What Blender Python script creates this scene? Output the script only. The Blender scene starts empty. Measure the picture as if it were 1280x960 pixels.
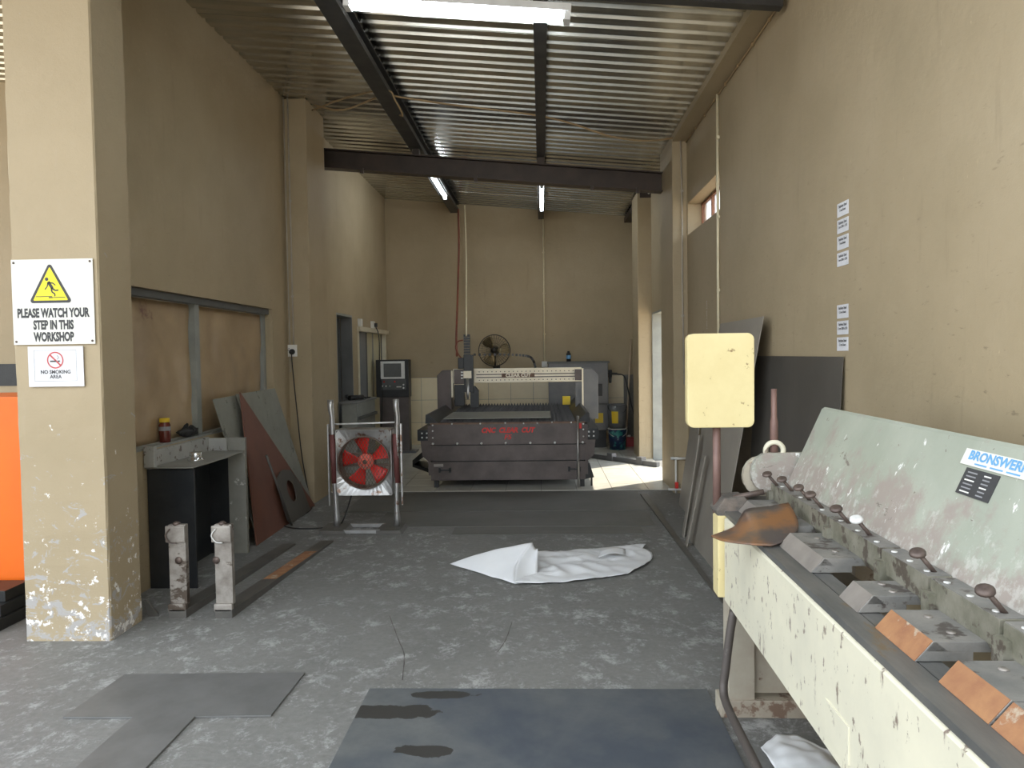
import bpy, bmesh, math, random
from mathutils import Vector, Matrix, noise as mn
random.seed(7)
PI = math.pi
sc = bpy.context.scene
COL = sc.collection

# ------------------------------------------------------------------ camera, world, sun, exposure
cam_d = bpy.data.cameras.new('camera'); cam = bpy.data.objects.new('camera', cam_d); COL.objects.link(cam)
cam_d.sensor_width = 36.0; cam_d.lens = 27.0; cam_d.clip_start = 0.05; cam_d.clip_end = 300
cr = Vector((0.99915441, 0.03848454, -0.01447103)); cu = Vector((0.01298901, 0.03848454, 0.99917477)); cb = Vector((0.03900969, -0.99851784, 0.03795212))
cam.matrix_world = Matrix(((cr.x, cu.x, cb.x, 0), (cr.y, cu.y, cb.y, 0), (cr.z, cu.z, cb.z, 1.55), (0, 0, 0, 1)))
sc.camera = cam
w = bpy.data.worlds.new('sky'); sc.world = w; w.use_nodes = True
bg = w.node_tree.nodes['Background']; bg.inputs[0].default_value = (0.85, 0.92, 1.0, 1); bg.inputs[1].default_value = 2.45
sun_d = bpy.data.lights.new('sun_offscreen', 'SUN'); sun = bpy.data.objects.new('sun_offscreen', sun_d); COL.objects.link(sun)
sun_d.energy = 6.0; sun_d.angle = 0.01; sun_d.color = (1.0, 0.90, 0.76)
sun.rotation_euler = Vector((-0.60, -0.45, -1.0)).to_track_quat('-Z', 'Y').to_euler()
sc.view_settings.view_transform = 'Standard'; sc.view_settings.look = 'None'; sc.view_settings.gamma = 1.0
sc.view_settings.use_curve_mapping = False
sc.view_settings.exposure = 0.55

# ------------------------------------------------------------------ materials
def new_mat(name):
    m = bpy.data.materials.new(name); m.use_nodes = True
    nt = m.node_tree; return m, nt, nt.nodes['Principled BSDF']

def N(nt, t, **kw):
    n = nt.nodes.new(t)
    for k, v in kw.items():
        if k in n.inputs: n.inputs[k].default_value = v
        else: setattr(n, k, v)
    return n

def c4(c): return (c[0], c[1], c[2], 1.0)

def ramp(nt, fac, stops):
    r = nt.nodes.new('ShaderNodeValToRGB'); el = r.color_ramp.elements
    while len(el) < len(stops): el.new(0.5)
    for e, (p, c) in zip(el, stops): e.position = p; e.color = c4(c)
    nt.links.new(fac, r.inputs[0]); return r.outputs[0]

def coords(nt, stretch=(1, 1, 1)):
    tc = nt.nodes.new('ShaderNodeTexCoord'); mp = nt.nodes.new('ShaderNodeMapping')
    mp.inputs['Scale'].default_value = stretch
    nt.links.new(tc.outputs['Object'], mp.inputs[0]); return mp.outputs[0]

def tex(nt, vec, scale, detail=6, rough=0.6, dist=0.0):
    n = N(nt, 'ShaderNodeTexNoise', Scale=scale, Detail=detail, Roughness=rough, Distortion=dist)
    nt.links.new(vec, n.inputs['Vector']); return n.outputs[0]

def mixc(nt, fac, a, b):
    m = nt.nodes.new('ShaderNodeMix'); m.data_type = 'RGBA'
    if isinstance(fac, float): m.inputs[0].default_value = fac
    else: nt.links.new(fac, m.inputs[0])
    for s, v in ((6, a), (7, b)):
        if isinstance(v, tuple): m.inputs[s].default_value = c4(v)
        else: nt.links.new(v, m.inputs[s])
    return m.outputs[2]

def bump(nt, b, h, strength, dist=0.01):
    n = N(nt, 'ShaderNodeBump', Strength=strength, Distance=dist)
    nt.links.new(h, n.inputs['Height']); nt.links.new(n.outputs[0], b.inputs['Normal'])

def thresh(nt, v, t, soft=0.02):
    return ramp(nt, v, [(max(0, t - soft), (0, 0, 0)), (min(1, t + soft), (1, 1, 1))])

def pmat(name, c1, c2=None, scale=5, rough=0.6, metal=0.0, bmp=0.0, stretch=(1, 1, 1), chips=None, chips2=None, lo=0.35, hi=0.65, spec=0.5):
    """paint or metal: two-tone noise, optional chipped patches (colour, scale, threshold, stretch)"""
    m, nt, b = new_mat(name)
    v = coords(nt, stretch); n = tex(nt, v, scale)
    col = ramp(nt, n, [(lo, c1), (hi, c2 or tuple(x * 0.8 for x in c1))])
    for ch in (chips, chips2):
        if ch:
            cc, cs, ct, cst = ch
            col = mixc(nt, thresh(nt, tex(nt, coords(nt, cst), cs, 8, 0.65), ct), col, cc)
    nt.links.new(col, b.inputs['Base Color'])
    b.inputs['Roughness'].default_value = rough; b.inputs['Metallic'].default_value = metal
    b.inputs['Specular IOR Level'].default_value = spec
    if bmp: bump(nt, b, tex(nt, v, scale * 4), bmp)
    return m

def emis(name, c, s):
    m, nt, b = new_mat(name)
    b.inputs['Base Color'].default_value = c4(c); b.inputs['Emission Color'].default_value = c4(c); b.inputs['Emission Strength'].default_value = s
    return m

def wall_mat(name, base, dark, light):
    m, nt, b = new_mat(name)
    v = coords(nt); vs = coords(nt, (3, 3, 0.35)); vx = coords(nt, (1, 1, 1))
    col = ramp(nt, tex(nt, v, 0.9, 8, 0.62), [(0.3, dark), (0.5, base), (0.75, light)])
    col = mixc(nt, ramp(nt, tex(nt, vs, 3.5, 6, 0.7), [(0.60, (0, 0, 0)), (0.85, (0.45, 0.45, 0.45))]), col, tuple(x * 0.55 for x in base))
    # scratches only as high as stored steel reaches
    sx = nt.nodes.new('ShaderNodeSeparateXYZ'); nt.links.new(v, sx.inputs[0])
    ad = N(nt, 'ShaderNodeMath', operation='MULTIPLY_ADD'); nt.links.new(tex(nt, v, 0.7, 7, 0.7), ad.inputs[0]); ad.inputs[1].default_value = -1.6; nt.links.new(sx.outputs[2], ad.inputs[2])
    mr = N(nt, 'ShaderNodeMapRange'); nt.links.new(ad.outputs[0], mr.inputs[0]); mr.inputs[1].default_value = 0.6; mr.inputs[2].default_value = 2.4; mr.inputs[3].default_value = 1.0; mr.inputs[4].default_value = 0.0
    sc1 = thresh(nt, tex(nt, coords(nt, (2.0, 2.0, 7.0)), 6.0, 9, 0.7), 0.65, 0.03)
    lim = N(nt, 'ShaderNodeMath', operation='MULTIPLY'); nt.links.new(sc1, lim.inputs[0]); nt.links.new(mr.outputs[0], lim.inputs[1])
    col = mixc(nt, lim.outputs[0], col, tuple(x * 0.62 for x in base))
    sc2 = thresh(nt, tex(nt, coords(nt, (9.0, 9.0, 1.5)), 5.0, 9, 0.7), 0.69, 0.015)
    col = mixc(nt, sc2, col, tuple(min(0.8, x * 1.45) for x in base))
    nt.links.new(col, b.inputs['Base Color'])
    b.inputs['Roughness'].default_value = 0.62; b.inputs['Specular IOR Level'].default_value = 0.3
    bump(nt, b, tex(nt, v, 14, 8, 0.7), 0.25, 0.02)
    return m

M = {}
M['wall'] = wall_mat('taupe_wall_paint', (0.41, 0.33, 0.21), (0.365, 0.295, 0.185), (0.455, 0.37, 0.245))
for k_ in ('wall_back', 'wall_green', 'wall_left_back', 'wall_right'): M[k_] = M['wall']     # one paint on every wall and column
M['reveal'] = pmat('cream_reveal_paint', (0.72, 0.66, 0.50), (0.62, 0.56, 0.42), 6, 0.6, bmp=0.1)
def pillar_mat():
    m, nt, b = new_mat('chipped_pillar_paint')
    v = coords(nt)
    col = ramp(nt, tex(nt, v, 1.3, 8, 0.6), [(0.3, (0.385, 0.31, 0.195)), (0.7, (0.44, 0.355, 0.23))])
    sx = nt.nodes.new('ShaderNodeSeparateXYZ'); nt.links.new(v, sx.inputs[0])
    col = mixc(nt, ramp(nt, tex(nt, coords(nt, (6, 6, .4)), 3, 6, 0.7), [(0.6, (0, 0, 0)), (0.8, (.5, .5, .5))]), col, (0.44, 0.36, 0.26))
    # scuffs of the lower, knocked-about part: own shape, more frequent within reach of trolleys
    mr = N(nt, 'ShaderNodeMapRange'); nt.links.new(sx.outputs[2], mr.inputs[0])
    mr.inputs[1].default_value = 0.0; mr.inputs[2].default_value = 1.7; mr.inputs[3].default_value = 0.13; mr.inputs[4].default_value = -0.06
    ad = N(nt, 'ShaderNodeMath', operation='ADD'); nt.links.new(tex(nt, coords(nt, (1, 1, 1.6)), 7, 9, 0.72, 1.2), ad.inputs[0]); nt.links.new(mr.outputs[0], ad.inputs[1])
    col = mixc(nt, thresh(nt, ad.outputs[0], 0.655, 0.02), col, (0.42, 0.40, 0.38))
    ad2 = N(nt, 'ShaderNodeMath', operation='ADD'); nt.links.new(tex(nt, coords(nt, (1, 1, 1)), 13, 9, 0.7), ad2.inputs[0]); nt.links.new(mr.outputs[0], ad2.inputs[1])
    col = mixc(nt, thresh(nt, ad2.outputs[0], 0.69, 0.012), col, (0.86, 0.84, 0.80))
    nt.links.new(col, b.inputs['Base Color']); b.inputs['Roughness'].default_value = 0.6; b.inputs['Specular IOR Level'].default_value = 0.3
    bump(nt, b, tex(nt, v, 12, 9, 0.75), 0.35, 0.02)
    return m
M['pillar'] = pillar_mat()

def floor_mat():
    m, nt, b = new_mat('worn_concrete')
    v = coords(nt)
    base = ramp(nt, tex(nt, v, 0.8, 9, 0.65), [(0.3, (0.175, 0.174, 0.163)), (0.7, (0.235, 0.232, 0.217))])
    fine = ramp(nt, tex(nt, v, 30, 6, 0.7), [(0.3, (0.82, 0.82, 0.82)), (0.7, (1.1, 1.1, 1.1))])
    mul = nt.nodes.new('ShaderNodeMix'); mul.data_type = 'RGBA'; mul.blend_type = 'MULTIPLY'; mul.inputs[0].default_value = 1.0
    nt.links.new(base, mul.inputs[6]); nt.links.new(fine, mul.inputs[7]); col = mul.outputs[2]
    # white worn-through scuffs in clusters; more of them on the yard side (small y)
    sx = nt.nodes.new('ShaderNodeSeparateXYZ'); nt.links.new(v, sx.inputs[0])
    mr = N(nt, 'ShaderNodeMapRange'); nt.links.new(sx.outputs[1], mr.inputs[0])
    mr.inputs[1].default_value = 2.2; mr.inputs[2].default_value = 6.8; mr.inputs[3].default_value = 0.13; mr.inputs[4].default_value = -0.03
    clus = tex(nt, v, 0.9, 5, 0.65)
    a1 = N(nt, 'ShaderNodeMath', operation='ADD'); nt.links.new(clus, a1.inputs[0]); nt.links.new(mr.outputs[0], a1.inputs[1])
    patch = ramp(nt, a1.outputs[0], [(0.50, (0, 0, 0)), (0.62, (1, 1, 1))])
    wear = ramp(nt, tex(nt, coords(nt, (1.25, 0.95, 1)), 6.5, 14, 0.84, 0.25), [(0.52, (0, 0, 0)), (0.62, (1, 1, 1))])
    mm = N(nt, 'ShaderNodeMath', operation='MULTIPLY'); nt.links.new(patch, mm.inputs[0]); nt.links.new(wear, mm.inputs[1])
    spk = thresh(nt, tex(nt, coords(nt, (1.2, 1, 1)), 4.5, 14, 0.84, 0.2), 0.65, 0.03)
    mx = N(nt, 'ShaderNodeMath', operation='MAXIMUM'); nt.links.new(mm.outputs[0], mx.inputs[0]); nt.links.new(spk, mx.inputs[1])
    fac = mx.outputs[0]
    col = mixc(nt, fac, col, (0.47, 0.47, 0.46))
    nt.links.new(col, b.inputs['Base Color']); b.inputs['Roughness'].default_value = 0.62; b.inputs['Specular IOR Level'].default_value = 0.4
    ab = N(nt, 'ShaderNodeMath', operation='ADD'); nt.links.new(fac, ab.inputs[0]); nt.links.new(tex(nt, coords(nt, (0.75, 2.6, 1)), 9, 9, 0.75), ab.inputs[1])
    bump(nt, b, ab.outputs[0], 0.45, 0.02)
    return m
M['floor'] = floor_mat()
M['ground'] = pmat('yard_concrete', (0.56, 0.47, 0.36), (0.48, 0.40, 0.30), 1.5, 0.8)
M['tile'] = pmat('cream_floor_tile', (0.66, 0.65, 0.58), (0.58, 0.57, 0.51), 3, 0.22)
M['wtile'] = pmat('cream_wall_tile', (0.84, 0.72, 0.48), (0.76, 0.64, 0.42), 2.5, 0.3)
M['grout'] = pmat('grout', (0.20, 0.19, 0.17), None, 20, 0.9)
M['galv'] = pmat('galvanised_roof', (0.60, 0.59, 0.54), (0.42, 0.41, 0.37), 4, 0.20, 1.0, stretch=(0.3, 3, 1), chips=((0.30, 0.20, 0.11), 2.2, 0.70, (0.25, 3.0, 1)))
M['beam'] = pmat('brown_black_steel', (0.045, 0.034, 0.028), (0.07, 0.05, 0.04), 4, 0.5, 0.2)
M['purlin'] = pmat('dark_purlin_paint', (0.035, 0.035, 0.036), (0.06, 0.058, 0.055), 6, 0.5, 0.2)
M['tube'] = emis('lit_fluorescent_tube', (0.86, 0.94, 1.0), 26.0)
M['fixture'] = pmat('white_enamel', (0.75, 0.76, 0.76), None, 5, 0.4)
M['white'] = pmat('white_plastic', (0.80, 0.79, 0.74), (0.74, 0.72, 0.66), 8, 0.45)
M['conduit'] = pmat('cream_conduit', (0.82, 0.74, 0.52), (0.72, 0.64, 0.44), 8, 0.5)
M['conduit_taupe'] = pmat('taupe_painted_conduit', (0.50, 0.45, 0.37), None, 8, 0.5)
M['wire'] = pmat('tan_cable', (0.42, 0.30, 0.16), (0.34, 0.23, 0.12), 8, 0.6)
M['black'] = pmat('black_plastic', (0.012, 0.012, 0.012), (0.02, 0.02, 0.02), 8, 0.45)
M['cable'] = pmat('black_rubber', (0.02, 0.02, 0.019), None, 8, 0.6)
M['redhose'] = pmat('red_hose', (0.27, 0.075, 0.04), (0.20, 0.06, 0.035), 5, 0.5)
M['film'] = pmat('brown_window_film', (0.44, 0.315, 0.175), (0.34, 0.24, 0.135), 2.2, 0.42, bmp=0.25, chips=((0.19, 0.09, 0.06), 1.3, 0.66, (1, 1, 1)))
M['frame_grey'] = pmat('grey_frame_paint', (0.30, 0.31, 0.28), (0.24, 0.25, 0.23), 6, 0.55)
M['frame_dark'] = pmat('dark_frame_paint', (0.10, 0.105, 0.10), None, 6, 0.55)
M['frame_red'] = pmat('red_oxide_frame', (0.25, 0.11, 0.06), None, 6, 0.6)
M['door_grey'] = pmat('grey_door', (0.22, 0.225, 0.225), (0.18, 0.185, 0.185), 3, 0.5)
M['cream_door'] = pmat('cream_door_panel', (0.62, 0.57, 0.38), (0.52, 0.48, 0.32), 2, 0.5)
m, nt, b = new_mat('frosted_window_glass'); b.inputs['Base Color'].default_value = (0.9, 0.93, 0.95, 1); b.inputs['Transmission Weight'].default_value = 1.0; b.inputs['Roughness'].default_value = 0.35; b.inputs['IOR'].default_value = 1.1
M['glass'] = m
# machine paints
CH = (1.0, 1.0, 1.0)
M['cream'] = pmat('chipped_cream_paint', (0.74, 0.70, 0.54), (0.64, 0.61, 0.48), 3, 0.5, bmp=0.12, chips=((0.27, 0.22, 0.17), 22, 0.625, (1, 1.3, 0.8)), chips2=((0.20, 0.145, 0.115), 6, 0.635, (1, 1.6, 0.5)))
M['yellow_cream'] = pmat('yellowed_cream_paint', (0.80, 0.69, 0.37), (0.72, 0.60, 0.30), 4, 0.5, bmp=0.12, chips=((0.24, 0.14, 0.06), 16, 0.645, (1, 1, 1)))
def green_mat():
    m, nt, b = new_mat('worn_grey_green_paint')
    v = coords(nt)
    col = ramp(nt, tex(nt, v, 3, 6), [(0.35, (0.31, 0.335, 0.27)), (0.65, (0.38, 0.40, 0.33))])
    sx = nt.nodes.new('ShaderNodeSeparateXYZ'); nt.links.new(v, sx.inputs[0])
    mr = N(nt, 'ShaderNodeMapRange'); nt.links.new(sx.outputs[2], mr.inputs[0])   # rubbed by hands and sheets above the fingers
    mr.inputs[1].default_value = 0.95; mr.inputs[2].default_value = 1.30; mr.inputs[3].default_value = 0.16; mr.inputs[4].default_value = -0.12
    a = N(nt, 'ShaderNodeMath', operation='ADD'); nt.links.new(tex(nt, v, 5, 9, 0.7), a.inputs[0]); nt.links.new(mr.outputs[0], a.inputs[1])
    col = mixc(nt, ramp(nt, a.outputs[0], [(0.49, (0, 0, 0)), (0.62, (0.85, 0.85, 0.85))]), col, (0.32, 0.265, 0.235))
    a2 = N(nt, 'ShaderNodeMath', operation='ADD'); nt.links.new(tex(nt, v, 26, 8, 0.7), a2.inputs[0]); nt.links.new(mr.outputs[0], a2.inputs[1])
    col = mixc(nt, ramp(nt, a2.outputs[0], [(0.60, (0, 0, 0)), (0.70, (0.45, 0.45, 0.45))]), col, (0.60, 0.60, 0.55))
    col = mixc(nt, thresh(nt, tex(nt, coords(nt, (3, 3, 1)), 7, 9, 0.7), 0.655, 0.01), col, (0.78, 0.78, 0.74))
    col = mixc(nt, thresh(nt, tex(nt, coords(nt, (1, 1, 2)), 6, 9, 0.7, 1.0), 0.655, 0.012), col, (0.17, 0.145, 0.12))
    nt.links.new(col, b.inputs['Base Color']); b.inputs['Roughness'].default_value = 0.5
    bump(nt, b, tex(nt, v, 25, 8), 0.15, 0.01)
    return m
M['green'] = green_mat()
M['steel'] = pmat('worn_bed_steel', (0.11, 0.115, 0.115), (0.20, 0.195, 0.18), 4, 0.42, 0.45, stretch=(3, 0.6, 1), chips=((0.20, 0.15, 0.09), 3, 0.60, (2, 0.7, 1)), bmp=0.1)
M['finger'] = pmat('dirty_tool_steel', (0.19, 0.19, 0.18), (0.30, 0.285, 0.26), 9, 0.5, 0.35, bmp=0.25, chips=((0.11, 0.095, 0.085), 10, 0.58, (1, 1, 1)))
M['finger_green'] = pmat('tool_steel_with_green_paint', (0.17, 0.165, 0.12), (0.29, 0.275, 0.22), 14, 0.55, 0.3, bmp=0.25, chips=((0.11, 0.09, 0.07), 12, 0.57, (1, 1, 1)))
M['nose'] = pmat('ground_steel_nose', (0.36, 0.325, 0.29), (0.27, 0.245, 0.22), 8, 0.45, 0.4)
M['rust'] = pmat('orange_rust', (0.36, 0.18, 0.08), (0.25, 0.11, 0.055), 12, 0.75, 0.0, bmp=0.15, chips=((0.40, 0.32, 0.23), 7, 0.61, (1, 1, 1)))
M['rust_sheet'] = pmat('heat_tinted_rusty_sheet', (0.27, 0.13, 0.055), (0.10, 0.085, 0.08), 5, 0.42, 0.35, lo=0.42, hi=0.60)
M['bolt_dark'] = pmat('dark_bolt', (0.10, 0.075, 0.065), (0.16, 0.12, 0.10), 20, 0.5, 0.5)
M['bolt'] = pmat('bright_bolt', (0.80, 0.80, 0.77), None, 20, 0.3, 0.15)
M['brown_pipe'] = pmat('red_brown_pipe', (0.23, 0.14, 0.115), (0.17, 0.10, 0.085), 7, 0.5, 0.2)
M['pedal'] = pmat('worn_pipe', (0.10, 0.085, 0.075), (0.38, 0.35, 0.31), 3, 0.5, 0.2, lo=0.5, hi=0.6)
M['beige_leg'] = pmat('grubby_cream_leg', (0.46, 0.42, 0.33), (0.36, 0.30, 0.23), 4, 0.6, chips=((0.20, 0.13, 0.09), 6, 0.60, (1, 1, 1)))
M['casting'] = pmat('oily_casting', (0.09, 0.085, 0.075), (0.20, 0.16, 0.13), 14, 0.7, bmp=0.6)
M['sheet_dark'] = pmat('mill_scale_sheet', (0.105, 0.096, 0.083), (0.145, 0.133, 0.115), 1.6, 0.42, 0.3, stretch=(1, 1, 0.6))
M['sheet_grey'] = pmat('grey_steel_sheet', (0.27, 0.245, 0.205), (0.33, 0.30, 0.25), 2, 0.45, 0.15)
M['plate'] = pmat('dull_floor_plate', (0.165, 0.165, 0.16), (0.215, 0.215, 0.21), 4, 0.5, 0.35)
def blue_plate():
    m, nt, b = new_mat('blued_steel_plate')
    v = coords(nt)
    col = ramp(nt, tex(nt, v, 1.2, 7, 0.6), [(0.40, (0.080, 0.095, 0.115)), (0.60, (0.165, 0.175, 0.172))])
    col = mixc(nt, ramp(nt, tex(nt, v, 9, 8, 0.7), [(0.35, (0.35, 0.35, 0.35)), (0.65, (0, 0, 0))]), col, (0.06, 0.07, 0.085))
    wet = None
    for (cx, cy, rx, ry) in ((-0.62, 0.485, 0.20, 0.075), (-0.43, 0.655, 0.15, 0.04), (-0.44, 0.16, 0.11, 0.05)):    # three oil stains
        mp = nt.nodes.new('ShaderNodeMapping'); tc = nt.nodes.new('ShaderNodeTexCoord'); nt.links.new(tc.outputs['Object'], mp.inputs[0])
        mp.inputs['Location'].default_value = (-cx / rx, -cy / ry, 0); mp.inputs['Scale'].default_value = (1 / rx, 1 / ry, 0)
        ln = N(nt, 'ShaderNodeVectorMath', operation='LENGTH'); nt.links.new(mp.outputs[0], ln.inputs[0])
        ad = N(nt, 'ShaderNodeMath', operation='MULTIPLY_ADD'); nt.links.new(tex(nt, v, 7, 5), ad.inputs[0]); ad.inputs[1].default_value = 1.9; nt.links.new(ln.outputs['Value'], ad.inputs[2])
        f = ramp(nt, ad.outputs[0], [(0.0, (1, 1, 1)), (1.0, (1, 1, 1))])
        lt = N(nt, 'ShaderNodeMath', operation='LESS_THAN'); nt.links.new(ad.outputs[0], lt.inputs[0]); lt.inputs[1].default_value = 1.90
        if wet is None: wet = lt.outputs[0]
        else:
            mx = N(nt, 'ShaderNodeMath', operation='MAXIMUM'); nt.links.new(wet, mx.inputs[0]); nt.links.new(lt.outputs[0], mx.inputs[1]); wet = mx.outputs[0]
    col = mixc(nt, wet, col, (0.048, 0.046, 0.042))
    nt.links.new(col, b.inputs['Base Color']); b.inputs['Metallic'].default_value = 0.25; b.inputs['Roughness'].default_value = 0.5
    return m
M['blueplate'] = blue_plate()
M['rubber'] = pmat('dark_floor_sheet', (0.120, 0.118, 0.108), (0.155, 0.152, 0.14), 2, 0.55, 0.1)
M['plastic_sheet'] = pmat('white_plastic_sheet', (0.84, 0.85, 0.85), (0.78, 0.79, 0.80), 3, 0.38)
M['cnc_brown'] = pmat('brown_grey_machine_steel', (0.085, 0.069, 0.062), (0.125, 0.10, 0.09), 5, 0.45, 0.3)
M['cnc_rust'] = pmat('rusty_edge_steel', (0.13, 0.075, 0.05), (0.20, 0.12, 0.08), 12, 0.6, 0.2)
M['cnc_black'] = pmat('machine_black', (0.018, 0.019, 0.019), (0.03, 0.031, 0.03), 6, 0.4, 0.3)
M['cnc_blue'] = pmat('blue_grey_cover', (0.11, 0.112, 0.115), (0.145, 0.143, 0.138), 4, 0.4, 0.2)
M['slat'] = pmat('burnt_slat_steel', (0.07, 0.068, 0.066), (0.14, 0.135, 0.13), 20, 0.5, 0.5)
M['alu'] = pmat('cream_aluminium', (0.86, 0.78, 0.60), (0.78, 0.70, 0.53), 4, 0.35, 0.1)
M['red'] = pmat('red_lettering', (0.70, 0.03, 0.02), None, 8, 0.5)
M['bedsheet'] = pmat('grey_green_steel_sheet', (0.22, 0.225, 0.20), (0.27, 0.27, 0.24), 3, 0.4, 0.3)
M['yellow'] = pmat('yellow_sticker', (0.80, 0.56, 0.02), (0.72, 0.50, 0.03), 6, 0.5)
M['screen'] = pmat('grey_screen', (0.16, 0.165, 0.16), None, 4, 0.2)
M['bezel'] = pmat('white_bezel', (0.86, 0.86, 0.82), None, 5, 0.4)
M['fan_red'] = pmat('red_fan_paint', (0.80, 0.022, 0.015), (0.66, 0.018, 0.012), 5, 0.4)
M['hub_red'] = pmat('faded_red_hub', (0.90, 0.20, 0.14), (0.80, 0.14, 0.10), 12, 0.5)
M['fan_steel'] = pmat('galvanised_fan_box', (0.50, 0.50, 0.49), (0.40, 0.39, 0.37), 8, 0.35, 0.75, chips=((0.22, 0.14, 0.10), 6, 0.60, (1, 1, 1)))
M['fan_ring'] = pmat('brown_fan_guard', (0.115, 0.08, 0.06), (0.16, 0.12, 0.09), 10, 0.5, 0.3)
M['maroon'] = pmat('maroon_mesh', (0.17, 0.055, 0.05), (0.12, 0.04, 0.035), 9, 0.6)
M['fan_dark'] = pmat('black_fan_cage', (0.03, 0.025, 0.018), None, 9, 0.45, 0.3)
M['fan_blade'] = pmat('bronze_fan_blade', (0.30, 0.23, 0.12), (0.16, 0.12, 0.06), 4, 0.3, 0.6)
M['fork'] = pmat('bare_fork_steel', (0.38, 0.35, 0.31), (0.20, 0.175, 0.15), 9, 0.5, 0.35, bmp=0.25, chips=((0.10, 0.075, 0.055), 5, 0.555, (1, 1, 1.6)))
M['fork_dark'] = pmat('dark_fork_blade', (0.10, 0.095, 0.085), (0.14, 0.13, 0.115), 4, 0.5, 0.3)
M['bench_dark'] = pmat('blue_black_steel_panel', (0.035, 0.04, 0.045), (0.06, 0.063, 0.066), 3, 0.35, 0.5)
M['bench_grey'] = pmat('grey_bench_paint', (0.26, 0.255, 0.22), (0.20, 0.195, 0.17), 4, 0.55, chips=((0.50, 0.48, 0.43), 8, 0.65, (1, 1, 1)))
M['bench_pale'] = pmat('pale_flaking_paint', (0.42, 0.42, 0.39), (0.34, 0.34, 0.32), 4, 0.5, chips=((0.12, 0.09, 0.07), 11, 0.58, (1, 1, 1)))
M['board_grey'] = pmat('grey_green_board', (0.27, 0.27, 0.225), (0.22, 0.22, 0.185), 4, 0.6, chips=((0.13, 0.125, 0.10), 9, 0.62, (1, 1, 1)))
M['board_red'] = pmat('red_brown_board', (0.19, 0.075, 0.045), (0.15, 0.06, 0.038), 3, 0.55)
M['orange'] = pmat('orange_enamel', (0.85, 0.155, 0.0), (0.78, 0.135, 0.0), 3, 0.45)
M['sign_white'] = pmat('sign_white', (0.75, 0.74, 0.67), (0.70, 0.69, 0.62), 5, 0.5)
M['paper'] = pmat('white_paper', (0.80, 0.80, 0.82), None, 5, 0.6)
M['print_dark'] = pmat('dark_print', (0.05, 0.05, 0.052), None, 5, 0.6)
M['print_grey'] = pmat('grey_print', (0.30, 0.30, 0.31), None, 5, 0.6)
M['print_red'] = pmat('red_print', (0.62, 0.10, 0.10), None, 5, 0.6)
M['print_blue'] = pmat('blue_print', (0.16, 0.42, 0.72), None, 5, 0.5)
M['sign_yellow'] = pmat('warning_yellow', (0.90, 0.80, 0.02), None, 5, 0.5)
M['jar'] = pmat('dark_red_jar_contents', (0.10, 0.018, 0.012), (0.16, 0.03, 0.02), 9, 0.15)
M['bucket_grey'] = pmat('grey_bucket', (0.16, 0.165, 0.17), None, 5, 0.35)
M['bucket_blue'] = pmat('patterned_blue_bucket', (0.01, 0.025, 0.075), (0.03, 0.22, 0.20), 9, 0.4, lo=0.5, hi=0.56, chips=((0.35, 0.55, 0.55), 13, 0.66, (1, 1, 1)))
M['red_can'] = pmat('red_can', (0.36, 0.02, 0.02), None, 5, 0.4)
M['wood'] = pmat('pale_broom_handle', (0.62, 0.50, 0.36), (0.54, 0.42, 0.30), 6, 0.5, stretch=(6, 6, 1))
M['chrome'] = pmat('shiny_tin', (0.62, 0.62, 0.60), None, 6, 0.22, 0.9)

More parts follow.
